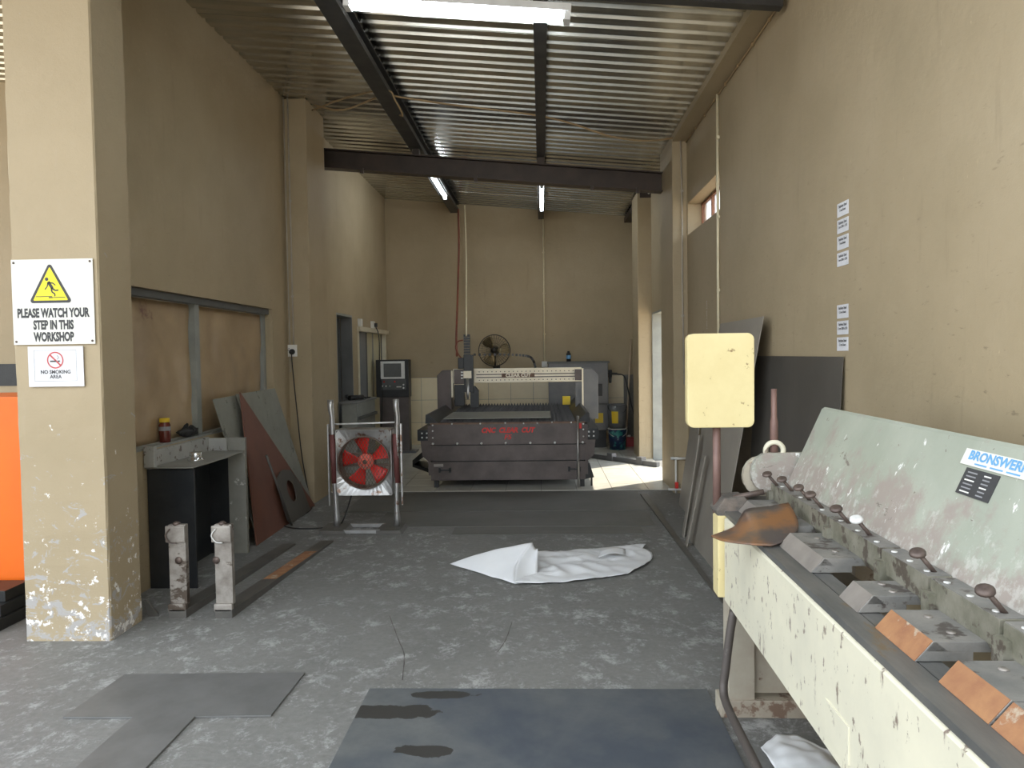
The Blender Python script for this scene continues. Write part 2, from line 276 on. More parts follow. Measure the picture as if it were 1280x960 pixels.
# ------------------------------------------------------------------ geometry helpers
class MB:
    def __init__(s): s.v = []; s.f = []; s.s = []
    def add(s, vs, fs, smooth=False):
        o = len(s.v); s.v += [tuple(p) for p in vs]
        for f in fs: s.f.append([i + o for i in f]); s.s.append(smooth)
        return s
    def box(s, x0, x1, y0, y1, z0, z1):
        return s.hexa([(x0, y0, z0), (x1, y0, z0), (x1, y1, z0), (x0, y1, z0), (x0, y0, z1), (x1, y0, z1), (x1, y1, z1), (x0, y1, z1)])
    def hexa(s, p):
        return s.add(p, [(0, 3, 2, 1), (4, 5, 6, 7), (0, 1, 5, 4), (1, 2, 6, 5), (2, 3, 7, 6), (3, 0, 4, 7)])
    def prism(s, pts, off):
        n = len(pts); off = Vector(off); a = [Vector(p) for p in pts]; b = [p + off for p in a]
        nrm = Vector((0, 0, 0))
        for i in range(n): nrm += a[i].cross(a[(i + 1) % n])
        fs = [list(range(n)), list(range(2 * n - 1, n - 1, -1))] + [(i, i + n, (i + 1) % n + n, (i + 1) % n) for i in range(n)]
        if nrm.dot(off) > 0: fs = [list(reversed(f)) for f in fs]
        return s.add(a + b, fs)
    def tube(s, path, r, n=10, cap=True):
        P = [Vector(p) for p in path]; k = len(P); R = r if isinstance(r, (list, tuple)) else [r] * k
        vs = []; up = None
        for i in range(k):
            t = (P[min(i + 1, k - 1)] - P[max(i - 1, 0)]).normalized()
            if up is None: up = Vector((0, 0, 1)) if abs(t.z) < 0.9 else Vector((1, 0, 0))
            a = t.cross(up).normalized(); b2 = a.cross(t); up = b2
            for j in range(n):
                q = 2 * PI * j / n; vs.append(P[i] + (a * math.cos(q) + b2 * math.sin(q)) * R[i])
        fs = [(i * n + j, i * n + (j + 1) % n, (i + 1) * n + (j + 1) % n, (i + 1) * n + j) for i in range(k - 1) for j in range(n)]
        s.add(vs, fs, True)
        if cap: s.add(vs[:n], [list(range(n - 1, -1, -1))]); s.add(vs[-n:], [list(range(n))])
        return s
    def lathe(s, o, axis, prof, n=24):
        o = Vector(o); ax = Vector(axis).normalized(); up = Vector((0, 0, 1)) if abs(ax.z) < 0.9 else Vector((1, 0, 0))
        a = ax.cross(up).normalized(); b2 = ax.cross(a)
        vs = [o + ax * h + (a * math.cos(2 * PI * j / n) + b2 * math.sin(2 * PI * j / n)) * r for r, h in prof for j in range(n)]
        fs = [(i * n + j, i * n + (j + 1) % n, (i + 1) * n + (j + 1) % n, (i + 1) * n + j) for i in range(len(prof) - 1) for j in range(n)]
        return s.add(vs, fs, True)
    def disc(s, o, axis, r, h, n=20): return s.lathe(o, axis, [(0.0001, 0), (r, 0), (r, h), (0.0001, h)], n)
    def torus(s, o, axis, R, r, n=24, k=8):
        return s.lathe(o, axis, [(R + r * math.cos(2 * PI * i / k), r * math.sin(2 * PI * i / k)) for i in range(k + 1)], n)
    def grid(s, fn, nu, nv, smooth=True):
        vs = [fn(i / nu, j / nv) for i in range(nu + 1) for j in range(nv + 1)]
        return s.add(vs, [(i * (nv + 1) + j, (i + 1) * (nv + 1) + j, (i + 1) * (nv + 1) + j + 1, i * (nv + 1) + j + 1) for i in range(nu) for j in range(nv)], smooth)
    def mesh(s, name, bevel=0.0, recalc=True):
        me = bpy.data.meshes.new(name); me.from_pydata(s.v, [], s.f)
        me.polygons.foreach_set('use_smooth', s.s)
        if recalc or bevel:
            bm = bmesh.new(); bm.from_mesh(me)
            bmesh.ops.remove_doubles(bm, verts=bm.verts, dist=1e-6)
            bmesh.ops.recalc_face_normals(bm, faces=bm.faces)
            if bevel: bmesh.ops.bevel(bm, geom=bm.edges[:], offset=bevel, segments=2, profile=0.7, affect='EDGES', clamp_overlap=True)
            bm.to_mesh(me); bm.free()
        me.update(); return me
    def build(s, name, mat, parent=None, bevel=0.0, thick=0.0):
        me = s.mesh(name, bevel)
        me.materials.append(M[mat]); o = bpy.data.objects.new(name, me); COL.objects.link(o)
        if thick:
            md = o.modifiers.new('thickness', 'SOLIDIFY'); md.thickness = thick; md.offset = 0
        if parent is None:
            xs = [v.co for v in me.vertices]
            c = Vector(((min(p.x for p in xs) + max(p.x for p in xs)) / 2, (min(p.y for p in xs) + max(p.y for p in xs)) / 2, min(p.z for p in xs)))
            me.transform(Matrix.Translation(-c)); o.location = c
        else:
            o.parent = parent
            if parent.type == 'EMPTY': o.matrix_parent_inverse = parent.get('_local', 0) and Matrix() or Matrix.Translation(-Vector(parent.location))
            else: # part of a part: parent's mesh is in the same frame
                o.location = (0, 0, 0)
                if parent.parent is None: o.matrix_parent_inverse = Matrix.Translation(-Vector(parent.location))
        return o

def tag(o, label=None, cat=None, group=None, kind=None):
    if label: o['label'] = label
    if cat: o['category'] = cat
    if group: o['group'] = group
    if kind: o['kind'] = kind
    return o

def thing(name, label, cat, loc, rz=0.0, group=None, kind=None, local=False):
    o = bpy.data.objects.new(name, None); COL.objects.link(o); o.location = loc; o.rotation_euler = (0, 0, rz); o.empty_display_size = 0.1
    if local: o['_local'] = 1
    return tag(o, label, cat, group, kind)

def B(x0, x1, y0, y1, z0, z1): return MB().box(x0, x1, y0, y1, z0, z1)
def T(path, r, n=10): return MB().tube(path, r, n)
def curve_pts(pts, n=8):
    P = [Vector(p) for p in pts]; P = [P[0] * 2 - P[1]] + P + [P[-1] * 2 - P[-2]]; out = []
    for i in range(1, len(P) - 2):
        for k in range(n):
            t = k / n; a, b2, c, d = P[i - 1:i + 3]
            out.append(0.5 * ((2 * b2) + (c - a) * t + (2 * a - 5 * b2 + 4 * c - d) * t * t + (3 * b2 - a - 3 * c + d) * t ** 3))
    out.append(P[-2]); return out

def text_mb(txt, size, o, ux, uy, squeeze=1.0, bold=0.0, align='CENTER'):
    """flat lettering as mesh: origin o, text direction ux, up uy"""
    cu_ = bpy.data.curves.new('lettering', 'FONT'); cu_.body = txt; cu_.size = size; cu_.align_x = align; cu_.align_y = 'CENTER'; cu_.offset = bold; cu_.resolution_u = 3
    to = bpy.data.objects.new('lettering_source', cu_); COL.objects.link(to)
    dg = bpy.context.evaluated_depsgraph_get(); me = bpy.data.meshes.new_from_object(to.evaluated_get(dg))
    ux = Vector(ux).normalized(); uy = Vector(uy).normalized(); o = Vector(o); mb = MB()
    mb.add([o + ux * v.co.x * squeeze + uy * v.co.y for v in me.vertices], [list(p.vertices) for p in me.polygons])
    bpy.data.objects.remove(to); bpy.data.curves.remove(cu_); bpy.data.meshes.remove(me)
    return mb

def flat(mb, name, mat, parent):   # print on a surface: no normal recalculation needed
    me = bpy.data.meshes.new(name); me.from_pydata(mb.v, [], mb.f); me.materials.append(M[mat])
    o = bpy.data.objects.new(name, me); COL.objects.link(o); o.parent = parent
    if parent.type == 'EMPTY':
        o.matrix_parent_inverse = Matrix() if parent.get('_local', 0) else Matrix.Translation(-Vector(parent.location))
    elif parent.parent is None: o.matrix_parent_inverse = Matrix.Translation(-Vector(parent.location))
    return o

def clone(src, parent, mat4, name=None):
    o = src.copy(); COL.objects.link(o); o.parent = parent; o.matrix_parent_inverse = Matrix(); o.matrix_local = mat4
    if name: o.name = name
    return o

# ------------------------------------------------------------------ the setting
XL, XR, YB = -2.68, 1.60, 13.30
def roof_z(x): return 4.28 - 0.0935 * (x - XL)

CR1, CR2 = [(-0.929, 4.504), (-0.803, 4.118), (-0.736, 3.916), (-0.687, 3.602)], [(-0.192, 4.393), (-0.216, 4.118), (-0.25, 3.949)]
g = tag(B(-40, 40, -45, 45, -0.20, -0.10).build('ground', 'ground'), 'pale concrete yard around the workshop', kind='structure')
fl = tag(B(-9, 1.85, -5.0, 13.5, -0.10, 0.0).build('floor', 'floor'), 'worn dark grey concrete floor with white scuffs', kind='structure')
for k, cp in enumerate((CR1, CR2)):      # two hairline cracks in the concrete
    P3 = curve_pts([(x, y, 0) for x, y in cp], 5)
    tag(MB().prism([(p.x - .0015, p.y, 0.0) for p in P3] + [(p.x + .002 + .0018 * math.sin(9 * i), p.y, 0.0) for i, p in reversed(list(enumerate(P3)))], (0, 0, 0.0008)).build('crack', 'beam', fl), 'dark crack in the concrete')
# tiled back bay: grout bed and one object per tile, all children of the floor
tb = B(XL, XR, 8.66, YB, 0.0, 0.004).build('grout_bed', 'grout', fl)
P_ = 0.405
tile_me = None
nx, ny = 11, 12
for i in range(nx):
    for j in range(ny):
        x0 = XR - 0.002 - (i + 1) * P_; y0 = 8.665 + j * P_
        x1 = x0 + P_ - 0.006; y1 = min(y0 + P_ - 0.006, YB - 0.002)
        if x0 < XL: x0 = XL + 0.004
        if x1 - x0 < 0.03 or y1 - y0 < 0.03: continue
        B(x0, x1, y0, y1, 0.003, 0.010 + random.uniform(-.0004, .0004)).build('tile', 'tile', fl)

# back wall with tiled dado
wb = tag(B(-2.90, 1.83, YB, YB + 0.2, 0, 4.5).build('wall_back', 'wall_back'), 'taupe painted back wall', kind='structure')
B(XL, XR, YB - 0.004, YB, 0, 1.18).build('grout_bed', 'grout', wb)
for i in range(11):
    for j in range(3):
        x0 = -2.55 + 0.39 * (i - 1) + 0.06; x1 = x0 + 0.385; x0 = max(x0, XL + .01); x1 = min(x1, XR - .01)
        if x1 - x0 < 0.03: continue
        B(x0, x1, YB - 0.011, YB - 0.003, 0.005 + 0.391 * j, 0.391 * (j + 1)).build('tile', 'wtile', wb)

# right wall with high window and doorway
def wall_boxes(xa, xb, y0, y1, top, holes):
    mb = MB(); ys = sorted({y0, y1, *[h[0] for h in holes], *[h[1] for h in holes]})
    for a, b2 in zip(ys, ys[1:]):
        hs = [h for h in holes if h[0] <= a + 1e-6 and h[1] >= b2 - 1e-6]
        z = 0.0
        for h in sorted(hs, key=lambda q: q[2]):
            if h[2] > z: mb.box(xa, xb, a, b2, z, h[2])
            z = h[3]
        mb.box(xa, xb, a, b2, z, top)
    return mb
wr = tag(wall_boxes(XR, XR + 0.23, -5.0, YB, 4.6, [(6.95, 8.46, 2.81, 3.165), (9.32, 11.2, 0, 2.13)]).build('wall_right', 'wall_right'), 'long taupe right wall with scuffs and scratches', kind='structure')
wl = tag(wall_boxes(XL - 0.16, XL, 4.30, 8.4, 4.7, [(4.55, 7.58, 0.94, 2.04)]).build('wall_left', 'wall_green'), 'left wall with the film covered window', kind='structure')
tag(wall_boxes(XL - 0.16, XL, 8.4, YB, 4.7, [(9.98, 10.83, 0, 2.14), (11.12, 13.12, 0, 1.975)]).build('wall_left_back', 'wall_left_back'), 'left wall of the back bay with two doors', kind='structure')
# neighbouring bay behind the front pillar, and the side room behind the doors
tag(B(-9, XL - 0.16, 8.2, 8.35, 0, 4.9).build('wall_bay', 'wall'), 'grey brown wall of the neighbouring bay', kind='structure')
tag(B(-9, XL - 0.16, 8.19, 8.2, 1.29, 1.53).build('trim_1', 'cnc_black'), 'dark painted band on the neighbouring bay wall', kind='structure')
tag(B(-4.6, -4.45, 8.35, 13.5, 0, 2.9).build('wall_side_room', 'wall'), 'wall of the side room', kind='structure')
tag(B(-4.6, XL - 0.16, 13.3, 13.5, 0, 2.9).build('wall_side_room_end', 'wall'), 'end wall of the side room', kind='structure')
tag(B(-4.6, XL - 0.16, 8.35, 13.5, 2.8, 2.9).build('ceiling_side_room', 'fixture'), 'ceiling of the side room', kind='structure')

# IBR roof sheeting: every sheet its own object
ce = thing('ceiling', 'galvanised trapezoidal roof sheeting sloping down to the right wall', None, (0, 0, 4.1), kind='structure')
def ibr_mesh(xa, xb, name):
    prof = []
    p = 0.1715
    for k in range(4):
        y = k * p; prof += [(y, 0), (y + 0.088, 0), (y + 0.104, 0.037), (y + 0.139, 0.037), (y + 0.155, 0)]
    prof.append((4 * p + 0.02, 0))
    mb = MB()
    vs = []
    for x in (xa, xb):
        vs += [(x, y, roof_z(x) + z) for y, z in prof]
    n = len(prof); mb.add(vs, [(i, i + 1, n + i + 1, n + i) for i in range(n - 1)])
    return mb
src = None
yy = 1.95
while yy < 13.3:
    if src is None:
        src = ibr_mesh(-9.0, 1.83, 'roof_sheet').build('roof_sheet', 'galv', ce, thick=0.0012); src.matrix_parent_inverse = Matrix(); src.location = (0, yy, -4.1)
    else:
        o = src.copy(); COL.objects.link(o); o.parent = ce; o.location = (0, yy, -4.1 + random.uniform(0, .003))
    yy += 0.686
# roof steel
def sloped_bar(x0, x1, y0, y1, zt, d):  # bar across the bay following the roof slope, zt = drop below the roof of its top
    a, b2 = roof_z(x0) - zt, roof_z(x1) - zt
    return MB().hexa([(x0, y0, a - d), (x1, y0, b2 - d), (x1, y1, b2 - d), (x0, y1, a - d), (x0, y0, a), (x1, y0, b2), (x1, y1, b2), (x0, y1, a)])
bm_ = thing('roof_beam', 'brown black steel beam spanning the bay under the roof', None, (0, 9.2, 3.7), kind='structure')
sloped_bar(-2.66, 1.56, 9.19, 9.21, 0.245, 0.205).build('web', 'beam', bm_)
sloped_bar(-2.66, 1.56, 9.12, 9.28, 0.232, 0.014).build('top_flange', 'beam', bm_)
sloped_bar(-2.66, 1.56, 9.12, 9.28, 0.445, 0.014).build('bottom_flange', 'beam', bm_)
for x in (-1.46, 0.02): B(x - 0.04, x + 0.04, 9.15, 9.25, roof_z(x) - 0.24, roof_z(x) - 0.15).build('cleat', 'beam', bm_)
for x in (-2.1, -0.75, 0.62, 1.15): B(x - 0.02, x + 0.02, 9.10, 9.14, roof_z(x) - 0.50, roof_z(x) - 0.44).build('clip', 'beam', bm_)
for k, x in enumerate((-1.46, 0.02)):
    pu = thing('roof_purlin', ('dark steel purlin over the left half of the bay', 'dark steel purlin over the middle of the bay')[k], None, (x, 8, roof_z(x) - .16), kind='structure')
    zt = roof_z(x) - 0.006
    hw = (0.075, 0.048)[k]
    B(x - 0.005, x + 0.005, 1.95, YB, zt - 0.15, zt).build('web', 'purlin', pu)
    B(x - hw, x + hw, 1.95, YB, zt - 0.152, zt - 0.140).build('bottom_flange', 'purlin', pu)
    B(x - hw, x + hw, 1.95, YB, zt - 0.013, zt - 0.001).build('top_flange', 'purlin', pu)
    for s_ in (-1, 1): B(x + s_ * (hw - .005) - .005, x + s_ * (hw - .005) + .005, 1.95, YB, zt - 0.140, zt - 0.10).build('lip', 'purlin', pu)
tag(B(1.44, XR, 4.6, 9.15, 3.835, 3.98).build('trim_2', 'wall_back'), 'plastered ring beam along the top of the right wall', kind='structure')
tag(sloped_bar(-2.66, 1.56, 5.02, 5.10, 0.01, 0.14).build('trim_3', 'purlin'), 'dark steel front tie under the roof edge', kind='structure')
tag(B(1.44, XR, 11.2, YB, 3.78, 3.86).build('trim_4', 'beam'), 'dark wall plate in the back corner', kind='structure')

# columns
def rough_column(x0, x1, y0, y1, top, nz, amp, seed):
    """square column whose arrises are knocked about"""
    mb = MB(); rnd = random.Random(seed); rings = []
    for k in range(nz + 1):
        z = top * k / nz; a = amp * (1.0 if z < 1.3 else 0.35)
        j = [rnd.uniform(0, a) ** 1.0 for _ in range(4)]; c = 0.008
        r = [(x0 + j[0], y0 + c, z), (x0 + c, y0 + j[0] * .3, z), (x1 - c, y0 + j[1] * .3, z), (x1 - j[1] * .2, y0 + c + j[1], z), (x1 - j[2] * .5, y1 - c, z), (x1 - c, y1, z), (x0 + c, y1, z), (x0 + j[3] * .5, y1 - c, z)]
        rings.append(r)
    vs = [p for r in rings for p in r]; n = 8
    fs = [(i * n + j, i * n + (j + 1) % n, (i + 1) * n + (j + 1) % n, (i + 1) * n + j) for i in range(nz) for j in range(n)]
    mb.add(vs, fs); mb.add(rings[0], [list(range(7, -1, -1))]); mb.add(rings[-1], [list(range(8))])
    return mb
fp_ = tag(rough_column(-2.885, -2.398, 4.10, 4.44, 4.26, 60, 0.014, 3).build('wall_front_pillar', 'pillar'), 'pale plastered front pillar with chipped base', kind='structure')
tag(rough_column(XL - .01, -2.435, 8.05, 8.72, 4.26, 30, 0.006, 5).build('wall_left_column', 'wall'), 'taupe column on the left wall with the socket', kind='structure')
tag(rough_column(1.44, XR + .01, 8.48, 9.31, 4.02, 30, 0.006, 8).build('wall_right_column', 'wall'), 'taupe column on the right wall before the doorway', kind='structure')
tag(rough_column(1.40, XR + .01, 11.21, 11.85, 3.86, 30, 0.006, 9).build('wall_right_column', 'wall'), 'taupe column on the right wall beyond the doorway', kind='structure')

# left window: head, frame, mullion, brown film panes
wd = thing('window_1', 'wide left wall window covered with brown film', None, (-2.76, 6, 0.8), kind='structure')
B(-2.80, -2.71, 4.56, 7.57, 1.985, 2.035).build('window_head', 'frame_dark', wd)
B(-2.80, -2.73, 5.97, 6.05, 0.955, 1.985).build('mullion', 'frame_grey', wd)
B(-2.80, -2.75, 7.50, 7.57, 0.955, 1.985).build('window_jamb', 'frame_grey', wd)
B(-2.80, -2.75, 4.56, 4.62, 0.955, 1.985).build('window_jamb', 'frame_grey', wd)
B(-2.82, -2.685, 4.56, 7.57, 0.94, 0.955).build('window_sill', 'frame_grey', wd)
for a, b2 in ((4.62, 6.0), (6.02, 7.52)):
    def film(u, v, a=a, b2=b2):
        y = a + (b2 - a) * u; z = 0.957 + 1.025 * v
        return (-2.783 + 0.022 * mn.noise((y * 2.2, z * 2.2, 3)) + 0.012 * mn.noise((y * 6 + z * 4, z * 5 - y * 2, 9)), y, z)
    tag(MB().grid(film, 30, 24).build('film_pane', 'film', wd, thick=0.002), 'crinkled brown film')
# right high window
wd = thing('window_2', 'small high window in the right wall with cream reveal', None, (1.75, 7.7, 2.81), kind='structure')
for (a, b2, c, d) in ((6.951, 8.459, 2.811, 2.818), (6.951, 8.459, 3.157, 3.164), (6.951, 6.958, 2.82, 3.155), (8.452, 8.459, 2.82, 3.155)):
    B(1.602, 1.825, a, b2, c, d).build('reveal', 'wall', wd)
B(1.745, 1.785, 6.97, 8.445, 2.82, 2.845).build('window_frame', 'frame_red', wd); B(1.745, 1.785, 6.97, 8.445, 3.13, 3.155).build('window_frame', 'frame_red', wd)
for a in (6.96, 7.44, 7.93, 8.40): B(1.745, 1.785, a, a + 0.03, 2.845, 3.13).build('window_bar', 'frame_red', wd)
for a in (6.99, 7.47, 7.96): B(1.763, 1.767, a, a + 0.44 if a < 7.9 else 8.40, 2.845, 3.13).build('pane', 'glass', wd)
# right doorway frame
dr = thing('door_1', 'open daylight doorway between the two right hand columns', None, (1.7, 10.2, 0), kind='structure')
B(1.60, 1.83, 9.322, 9.35, 0, 2.10).build('door_jamb', 'frame_grey', dr); B(1.60, 1.83, 11.17, 11.198, 0, 2.10).build('door_jamb', 'frame_grey', dr)
B(1.60, 1.83, 9.322, 11.198, 2.10, 2.128).build('door_head', 'frame_grey', dr)
# left doors
dr = thing('door_2', 'narrow doorway in the left wall with grey door ajar', None, (-2.75, 10.4, 0), kind='structure')
B(-2.84, -2.68, 10.80, 10.828, 0, 2.11).build('door_jamb', 'door_grey', dr); B(-2.84, -2.68, 9.982, 10.01, 0, 2.11).build('door_jamb', 'frame_grey', dr); B(-2.84, -2.68, 9.982, 10.828, 2.11, 2.138).build('door_head', 'frame_grey', dr)
lf = B(-3.62, -2.85, 10.775, 10.815, 0.01, 2.10).build('door_leaf', 'door_grey', dr); T([(-3.5, 10.775, 1.03), (-3.5, 10.72, 1.03), (-3.38, 10.72, 1.03)], 0.009).build('handle', 'chrome', lf)
dr = thing('door_3', 'wide framed door with cream and grey panels at the back of the left wall', None, (-2.72, 12.1, 0), kind='structure')
B(-2.80, -2.665, 11.122, 11.18, 0, 1.975).build('door_jamb', 'reveal', dr); B(-2.80, -2.665, 13.06, 13.118, 0, 1.975).build('door_jamb', 'reveal', dr); B(-2.80, -2.63, 11.10, 13.20, 1.93, 1.995).build('door_head', 'reveal', dr)
for a, b2, mt in ((11.18, 11.32, 'frame_dark'), (11.32, 11.85, 'door_grey'), (11.85, 11.95, 'frame_dark'), (11.95, 12.30, 'cream_door'), (12.30, 12.40, 'frame_grey'), (12.40, 12.96, 'cream_door'), (12.96, 13.06, 'frame_dark')):
    B(-2.77, -2.73, a, b2, 0.02, 1.93).build('door_panel', mt, dr)

# ------------------------------------------------------------------ lights of the place
def fluoro(p0, p1, wid, label, n=1):
    p0 = Vector(p0); p1 = Vector(p1); d = (p1 - p0).normalized(); side = d.cross(Vector((0, 0, 1))).normalized(); up = side.cross(d)
    t = thing('fluorescent_light', label, 'light', tuple((p0 + p1) / 2), group='fluorescent lights under the roof')
    def bar(a, b2, w2, z0, z1):
        q = []
        for z in (z0, z1):
            for e, s_ in ((a, -1), (a, 1), (b2, 1), (b2, -1)): q.append(e + side * w2 * s_ + up * z)
        return MB().hexa(q)
    bar(p0, p1, wid, 0.03, 0.075).build('housing', 'fixture', t)
    for k in range(n):
        off = side * ((k - (n - 1) / 2) * 0.06)
        T([p0 + off + d * 0.05, p1 + off - d * 0.05], 0.017, 12).build('tube', 'tube', t)
    for e in (p0, p1):
        s_ = 1 if e is p0 else -1
        bar(e, e + d * 0.04 * s_, wid * 0.8, -0.022, 0.03).build('lamp_holder', 'fixture', t)
    return t
fluoro((-1.24, 5.0, roof_z(-1.24) - .325), (0.21, 5.0, roof_z(.21) - .325), 0.06, 'long twin fluorescent light hung across between the purlins', 2)
fluoro((-1.44, 10.25, 3.955), (-1.44, 11.80, 3.955), 0.03, 'fluorescent light under the left purlin behind the beam')
fluoro((0.03, 10.4, 3.80), (0.03, 12.1, 3.80), 0.03, 'fluorescent light under the middle purlin behind the beam')

# ------------------------------------------------------------------ folding machine (sheet metal brake) along the right wall
OX, OY = 0.76, 3.30
br = thing('sheet_metal_brake', 'long cream and grey green hand brake with rusty fingers beside the right wall', 'brake machine', (OX, OY, 0), -0.017, local=True)
class LB(MB):          # builder in room coordinates, stored relative to the brake's root
    def build(s, name, mat, parent=None, bevel=0.0, thick=0.0):
        s.v = [(p[0] - OX, p[1] - OY, p[2]) for p in s.v]
        o = MB.build(s, name, mat, parent or br, bevel, thick)
        if parent is not None: o.matrix_parent_inverse = Matrix()
        return o
def LBx(*a): return LB().box(*a)
YN = 0.70
ap = LB().prism([(0.752, 0, 0.515), (0.752, 0, 0.855), (0.764, 0, 0.864), (0.80, 0, 0.864), (0.80, 0, 0.50), (0.766, 0, 0.50)], (0, 3.20 - YN, 0))
ap.v = [(x, y + YN, z) for x, y, z in ap.v]; ap = ap.build('apron', 'cream')
LBx(0.748, 0.753, 1.84, 2.00, 0.55, 0.645).build('riveted_plate', 'cream', ap, bevel=0.002)
LBx(0.757, 0.819, YN, 3.28, 0.865, 0.884).build('apron_blade', 'steel', bevel=0.002)
LBx(0.822, 0.872, YN, 3.28, 0.845, 0.883).build('bed_plate', 'steel', bevel=0.002)
LBx(0.82, 1.12, YN + .05, 3.20, 0.42, 0.74).build('bed_beam', 'beige_leg')
LBx(0.728, 0.772, 3.215, 3.32, 0.52, 0.865).build('end_bracket', 'yellow_cream', bevel=0.006)
LB().prism([(0.72, 3.22, 0.885), (0.76, 3.22, 0.94), (0.84, 3.22, 0.945), (0.88, 3.22, 0.90), (0.86, 3.22, 0.86), (0.74, 3.22, 0.84)], (0, 0.12, 0)).build('hinge_casting', 'casting', bevel=0.01)
T_ = LB().tube([(0.80, 3.25, 0.935), (0.92, 3.22, 0.965)], 0.012, 8); T_.build('locking_pin', 'bolt_dark')
for yl in (3.24, 0.80):   # end frames
    lg = LBx(0.775, 0.885, yl, yl + 0.10, 0.07, 0.52).build('leg', 'beige_leg', bevel=0.004)
    LBx(0.885, 1.38, yl + 0.035, yl + 0.06, 0.09, 0.50).build('leg_panel', 'beige_leg', lg)
    LBx(0.74, 1.40, yl - 0.01, yl + 0.10, 0.0, 0.075).build('foot', 'beige_leg', lg, bevel=0.004)
    LB().prism([(0.735, yl + .03, 0.01), (0.775, yl + .03, 0.15), (0.775, yl + .03, 0.01)], (0, 0.03, 0)).build('gusset', 'beige_leg', lg)
    LBx(1.30, 1.40, yl, yl + 0.10, 0.07, 0.95).build('leg', 'beige_leg', bevel=0.004)
LB().tube(curve_pts([(0.768, 3.11, 0.50), (0.752, 3.11, 0.40), (0.735, 3.11, 0.26), (0.724, 3.10, 0.18), (0.722, 3.0, 0.145), (0.722, 2.6, 0.145), (0.722, 1.6, 0.145), (0.725, 1.0, 0.145)], 6), 0.017, 10).build('treadle_bar', 'pedal')
# clamping beam: sloping worn green plate with ridge
cbm = LB().prism([(1.005, YN, 0.93), (1.012, YN, 0.968), (1.166, YN, 1.306), (1.178, YN, 1.314), (1.196, YN, 1.306), (1.36, YN, 0.93)], (0, 3.25 - YN, 0)).build('clamping_beam', 'green')
SL = Vector((0.154, 0, 0.338)).normalized(); SN = Vector((-0.338, 0, 0.154)).normalized()
def on_slope(s, y, lift=0.0):
    p = Vector((1.012, y, 0.968)) + SL * s + SN * lift; return p
def slope_plate(s0, s1, y0, y1, name, mat):
    q = [on_slope(s, y, h) for h in (0.0, 0.003) for s, y in ((s0, y1), (s0, y0), (s1, y0), (s1, y1))]
    return LB().hexa(q).build(name, mat, cbm)
def slope_text(txt, size, s, y, name, mat, lift=0.004, sq=1.0, bold=0.0):
    o = text_mb(txt, size, on_slope(s, y, lift), (0, -1, 0), SL, sq, bold); o.v = [(p[0] - OX, p[1] - OY, p[2]) for p in o.v]
    q = flat(o, name, mat, cbm); q.matrix_parent_inverse = Matrix(); return q
tag(slope_plate(0.302, 0.346, 1.785, 2.095, 'name_badge', 'white'), 'white badge with blue lettering')
slope_text('BRONSWERK', 0.034, 0.329, 1.94, 'lettering', 'print_blue', sq=1.25, bold=0.0012)
for y_ in (2.00, 1.93, 1.86):
    q = [on_slope(a, y, 0.004) for a, y in ((0.307, y_ + .028), (0.307, y_ - .028), (0.311, y_ - .028), (0.311, y_ + .028))]
    o = flat(MB().add([(p.x - OX, p.y - OY, p.z) for p in q], [(0, 1, 2, 3)]), 'printed_line', 'print_blue', cbm); o.matrix_parent_inverse = Matrix()
tag(slope_plate(0.224, 0.296, 1.905, 2.055, 'data_plate', 'print_dark'), 'dark data plate')
for k in range(6):
    s_ = 0.285 - k * 0.0105
    for yy_, wdt in ((2.02, 0.05), (1.95, 0.035)):
        q = [on_slope(a, y, 0.0036) for a, y in ((s_ - .0018, yy_ + wdt * .4), (s_ - .0018, yy_ - wdt * .5), (s_ + .0018, yy_ - wdt * .5), (s_ + .0018, yy_ + wdt * .4))]
        z_ = MB().add([(p.x - OX, p.y - OY, p.z) for p in q], [(0, 1, 2, 3)]); o = flat(z_, 'printed_line', 'white' if (k + (yy_ > 2)) % 3 == 0 else 'print_grey', cbm); o.matrix_parent_inverse = Matrix()
# far end plate (rounded), lifting ring and lever
pts = []
for k in range(9): a = PI / 2 + PI * k / 8; pts.append((0.955 + 0.075 * math.cos(a), 3.27, 1.035 + 0.085 * math.sin(a)))
pts += [(1.30, 3.27, 0.95), (1.30, 3.27, 1.09), (1.15, 3.27, 1.12)]
LB().prism(pts, (0, 0.035, 0)).build('end_plate', 'green', bevel=0.004)
LB().prism([(x - .025 + (.01 if x > 1 else 0), 3.31, z - .02) for x, y, z in pts], (0, 0.03, 0)).build('end_frame', 'beige_leg')
LB().torus((0.982, 3.29, 1.128), (0.15, 1, 0.1), 0.036, 0.011, 24, 8).build('lifting_ring', 'cream')
LB().tube([(0.983, 3.30, 1.08), (0.983, 3.30, 1.25), (0.983, 3.30, 1.27), (0.983, 3.30, 1.39)], [0.017, 0.017, 0.013, 0.012], 12).build('lever', 'brown_pipe')
